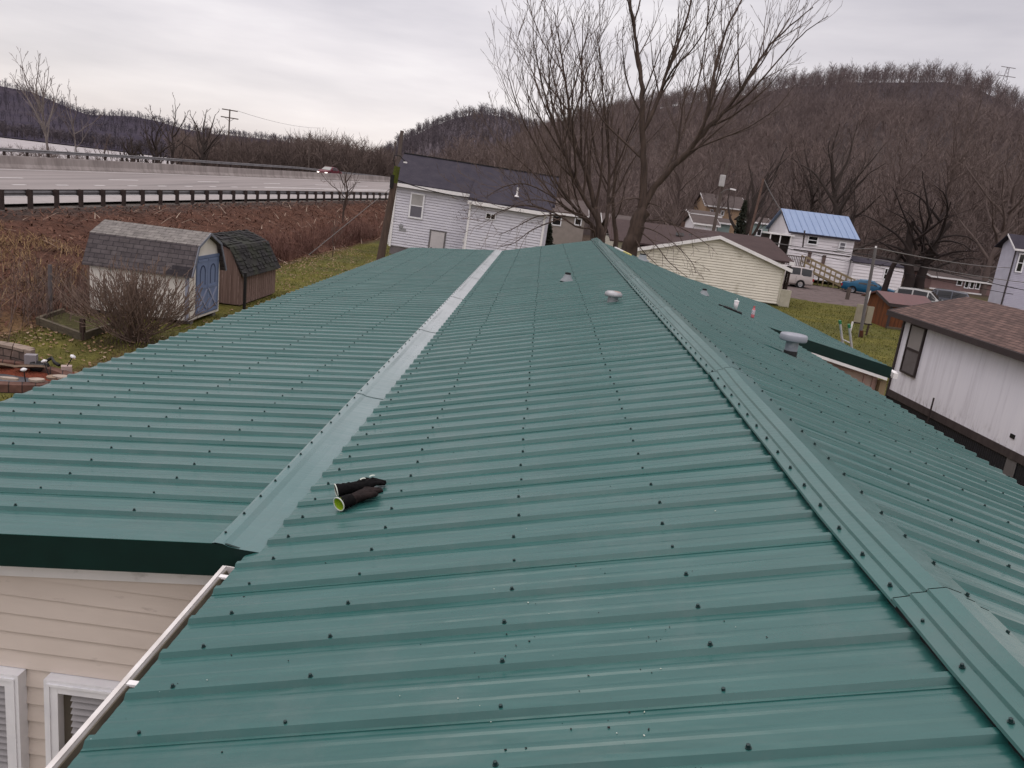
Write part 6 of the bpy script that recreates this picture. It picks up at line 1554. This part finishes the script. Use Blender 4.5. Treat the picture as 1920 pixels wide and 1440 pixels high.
def stems(n, xy, h, spread, w, curl=.3):
    it = []
    for k in range(n):
        x, y = xy()
        if mnoise.noise(Vector((x*.45, y*.3, 12))) < -.12 and q.random() < .85: continue
        z = ground_z(x, y); L = h(x, y)*q.uniform(.55, 1.1); a = q.uniform(0, 6.28); e = abs(q.gauss(0, spread))
        a_ = Vector((x, y, z)); t = a_+Vector((math.cos(a)*e*L, math.sin(a)*e*L, L)); it.append((a_, t, w*q.uniform(.6, 1.3)))
        for j in range(3):
            u = q.uniform(.3, .95); p = a_.lerp(t, u); b2 = q.uniform(0, 6.28); l = L*q.uniform(.18, .42)
            it.append((p, p+Vector((math.cos(b2)*l*.7, math.sin(b2)*l*.7, l*q.uniform(.3, .9))), w*.55))
    return it
def bramble_xy():
    y = 25+(100-25)*q.random()**1.1; return -13.2-abs(q.gauss(0, 1.25)), y
ribbons('brambles', stems(9000, bramble_xy, lambda x, y: max(.35, .95+.35*mnoise.noise(Vector((x*.5, y*.35, 0)))*2.4), .62, .010), M_BRAM, 'reddish bramble thicket along the foot of the highway bank', 'brambles')
def scrub_xy():
    y = q.uniform(12, 26); return -13.5+q.gauss(-.9, .9)+max(0, (17.5-y))*.05, y
ribbons('scrub', stems(4200, scrub_xy, lambda x, y: max(.3, .98+.6*mnoise.noise(Vector((x*.6, y*.6, 3)))*1.6), .62, .008), M_GSCR, 'grey brown scrub along the old fence at the left', 'scrub')
def straw_xy(): 
    y = q.uniform(13, 31); return q.uniform(-22, -14), y
ribbons('dry_grass', stems(5200, straw_xy, lambda x, y: .42 if y < 22 else .28, 1.3, .010), M_STRAW, 'dry straw-coloured grass matted on the bank at the left', 'dry grass')
it = []
for k in range(16000):
    y = 14+(105-14)*q.random()**1.2; xg = gx(y); x = q.uniform(xg+1.0, -13.0); z = ground_z(x, y)
    a = q.uniform(0, 6.28); L = q.uniform(.10, .42); p = Vector((x, y, z+.02)); it.append((p, p+Vector((math.cos(a)*L, math.sin(a)*L, q.uniform(.0, .14))), q.uniform(.012, .04)))
ribbons('leaf_litter', it, M_LITTER, 'brown leaf litter and broken stalks covering the highway bank', 'leaf litter')
M_STALK = scrub_mat('pale_broken_stalks', (.22, .17, .13), (.34, .27, .21), (.42, .35, .28), 3)
it = []
for k in range(620):
    y = q.uniform(30, 100); xg = gx(y); x = q.uniform(xg+2, -12.5); z = ground_z(x, y); a = q.uniform(0, 6.28); L = q.uniform(.3, 1.0); p = Vector((x, y, z+.05))
    it.append((p, p+Vector((math.cos(a)*L*.9, math.sin(a)*L*.9, L*q.uniform(-.05, .6))), .018))
ribbons('broken_stalks', it, M_STALK, 'pale broken stalks scattered over the highway bank', 'stalks')
it = []
for k in range(52000):
    y = 11.5+(56-11.5)*q.random()**1.35; x = q.uniform(-13.1, -3.5 if y < 30 else 2)
    n = mnoise.noise(Vector((x*.5, y*.5, 8)))
    if n < -.3 and q.random() < .7: continue
    if -12.6 < x < -9.0 and 13.8 < y < 16.1: continue
    if -12.9 < x < -9.95 and 21.95 < y < 29.5: continue
    z = ground_z(x, y); a = q.uniform(0, 6.28); L = q.uniform(.03, .085)*(1.6 if n > .25 else 1); p = Vector((x, y, z-.005)); it.append((p, p+Vector((math.cos(a)*L*.6, math.sin(a)*L*.6, L)), .009))
for k in range(24000):
    y = 26+(55-26)*q.random()**1.1; x = q.uniform(7.2, 27); z = ground_z(x, y); a = q.uniform(0, 6.28); L = q.uniform(.04, .1); p = Vector((x, y, z-.005)); it.append((p, p+Vector((math.cos(a)*L*.6, math.sin(a)*L*.6, L)), .014))
ribbons('grass', it, M_GRASS, 'short yellow green winter lawn around the homes', 'grass')
M_FALLEN = scrub_mat('fallen_leaves', (.12, .065, .035), (.21, .13, .08), (.40, .33, .25), 6)
it = []
for k in range(3800):
    y = q.uniform(13, 52); x = q.uniform(-13.2, -8.2) if q.random() < .6 else -13+abs(q.gauss(0, .9)); z = ground_z(x, y)+.03
    if -12.9 < x < -9.95 and 21.95 < y < 29.5: continue
    a = q.uniform(0, 6.28); p = Vector((x, y, z)); it.append((p, p+Vector((math.cos(a)*.08, math.sin(a)*.08, .02)), .03))
ribbons('fallen_leaves', it, M_FALLEN, 'pale fallen leaves sprinkled over the left lawn', 'fallen leaves')
# ================================================================== sky and light
W = bpy.data.worlds.new('World'); S.world = W; W.use_nodes = True
nt = W.node_tree; bg = nt.nodes['Background']; out = nt.nodes['World Output']
SUN_EL, SUN_AZ = R(58), R(-28)            # veiled sun ahead and to the left
sky = nt.nodes.new('ShaderNodeTexSky'); sky.sky_type = 'NISHITA'; sky.sun_disc = False; sky.sun_elevation = SUN_EL; sky.sun_rotation = SUN_AZ
nt.links.new(sky.outputs[0], bg.inputs[0]); bg.inputs[1].default_value = .02
tc = nt.nodes.new('ShaderNodeTexCoord'); sx = nt.nodes.new('ShaderNodeSeparateXYZ'); nt.links.new(tc.outputs['Generated'], sx.inputs[0])
mp = nt.nodes.new('ShaderNodeMapping'); mp.inputs['Scale'].default_value = (1.3, 1.3, 7.5); mp.inputs['Rotation'].default_value = (R(4), R(-6), R(20)); nt.links.new(tc.outputs['Generated'], mp.inputs[0])
cl = noise_n(nt, mp.outputs[0], 1.15, 6, .52)
cloud = ramp(nt, cl, [(.30, (.50, .455, .48)), (.42, (.62, .57, .59)), (.54, (.76, .70, .71)), (.66, (.93, .87, .86))])
grad = ramp(nt, sx.outputs['Z'], [(0.0, (1.10, 1.08, 1.07)), (.12, (1.06, 1.045, 1.03)), (.26, (.93, .93, .935)), (.42, (1.0, 1.01, 1.02)), (.7, (1.85, 1.86, 1.87)), (1.0, (2.4, 2.41, 2.42))])
n = nt.nodes.new('ShaderNodeMix'); n.data_type = 'RGBA'; n.blend_type = 'MULTIPLY'; n.inputs[0].default_value = 1; nt.links.new(cloud, n.inputs[6]); nt.links.new(grad, n.inputs[7])
# sky raised behind the camera: unseen fill added for camera-facing walls
mr3 = nt.nodes.new('ShaderNodeMapRange'); mr3.inputs[1].default_value = -.9; mr3.inputs[2].default_value = .45; mr3.inputs[3].default_value = 1.65; mr3.inputs[4].default_value = 1.0; nt.links.new(sx.outputs['Y'], mr3.inputs[0])
dp_ = nt.nodes.new('ShaderNodeVectorMath'); dp_.operation = 'DOT_PRODUCT'; dp_.inputs[1].default_value = (-.20, .974, .09); nt.links.new(tc.outputs['Generated'], dp_.inputs[0])
mr4 = nt.nodes.new('ShaderNodeMapRange'); mr4.inputs[1].default_value = .90; mr4.inputs[2].default_value = 1.0; mr4.inputs[3].default_value = .95; mr4.inputs[4].default_value = 1.06; nt.links.new(dp_.outputs['Value'], mr4.inputs[0])      # glow low in the cloud
vm4 = nt.nodes.new('ShaderNodeVectorMath'); vm4.operation = 'SCALE'; nt.links.new(n.outputs[2], vm4.inputs[0]); nt.links.new(mr4.outputs[0], vm4.inputs['Scale'])
vm3 = nt.nodes.new('ShaderNodeVectorMath'); vm3.operation = 'SCALE'; nt.links.new(vm4.outputs[0], vm3.inputs[0]); nt.links.new(mr3.outputs[0], vm3.inputs['Scale'])
bg2 = nt.nodes.new('ShaderNodeBackground'); nt.links.new(vm3.outputs[0], bg2.inputs[0]); bg2.inputs[1].default_value = .92
ad = nt.nodes.new('ShaderNodeAddShader'); nt.links.new(bg.outputs[0], ad.inputs[0]); nt.links.new(bg2.outputs[0], ad.inputs[1]); nt.links.new(ad.outputs[0], out.inputs[0])
sl = bpy.data.lights.new('sun', 'SUN'); sl.energy = .5; sl.angle = R(30); sl.color = (1, .95, .9)
so = bpy.data.objects.new('sun', sl); COL.objects.link(so)
d = Vector((math.sin(SUN_AZ)*math.cos(SUN_EL), math.cos(SUN_AZ)*math.cos(SUN_EL), math.sin(SUN_EL)))
so.rotation_euler = d.to_track_quat('Z', 'Y').to_euler(); so.location = d*50
S.cycles.max_bounces = 5; S.cycles.diffuse_bounces = 2; S.cycles.glossy_bounces = 3; S.cycles.transmission_bounces = 2
S.cycles.use_denoising = True
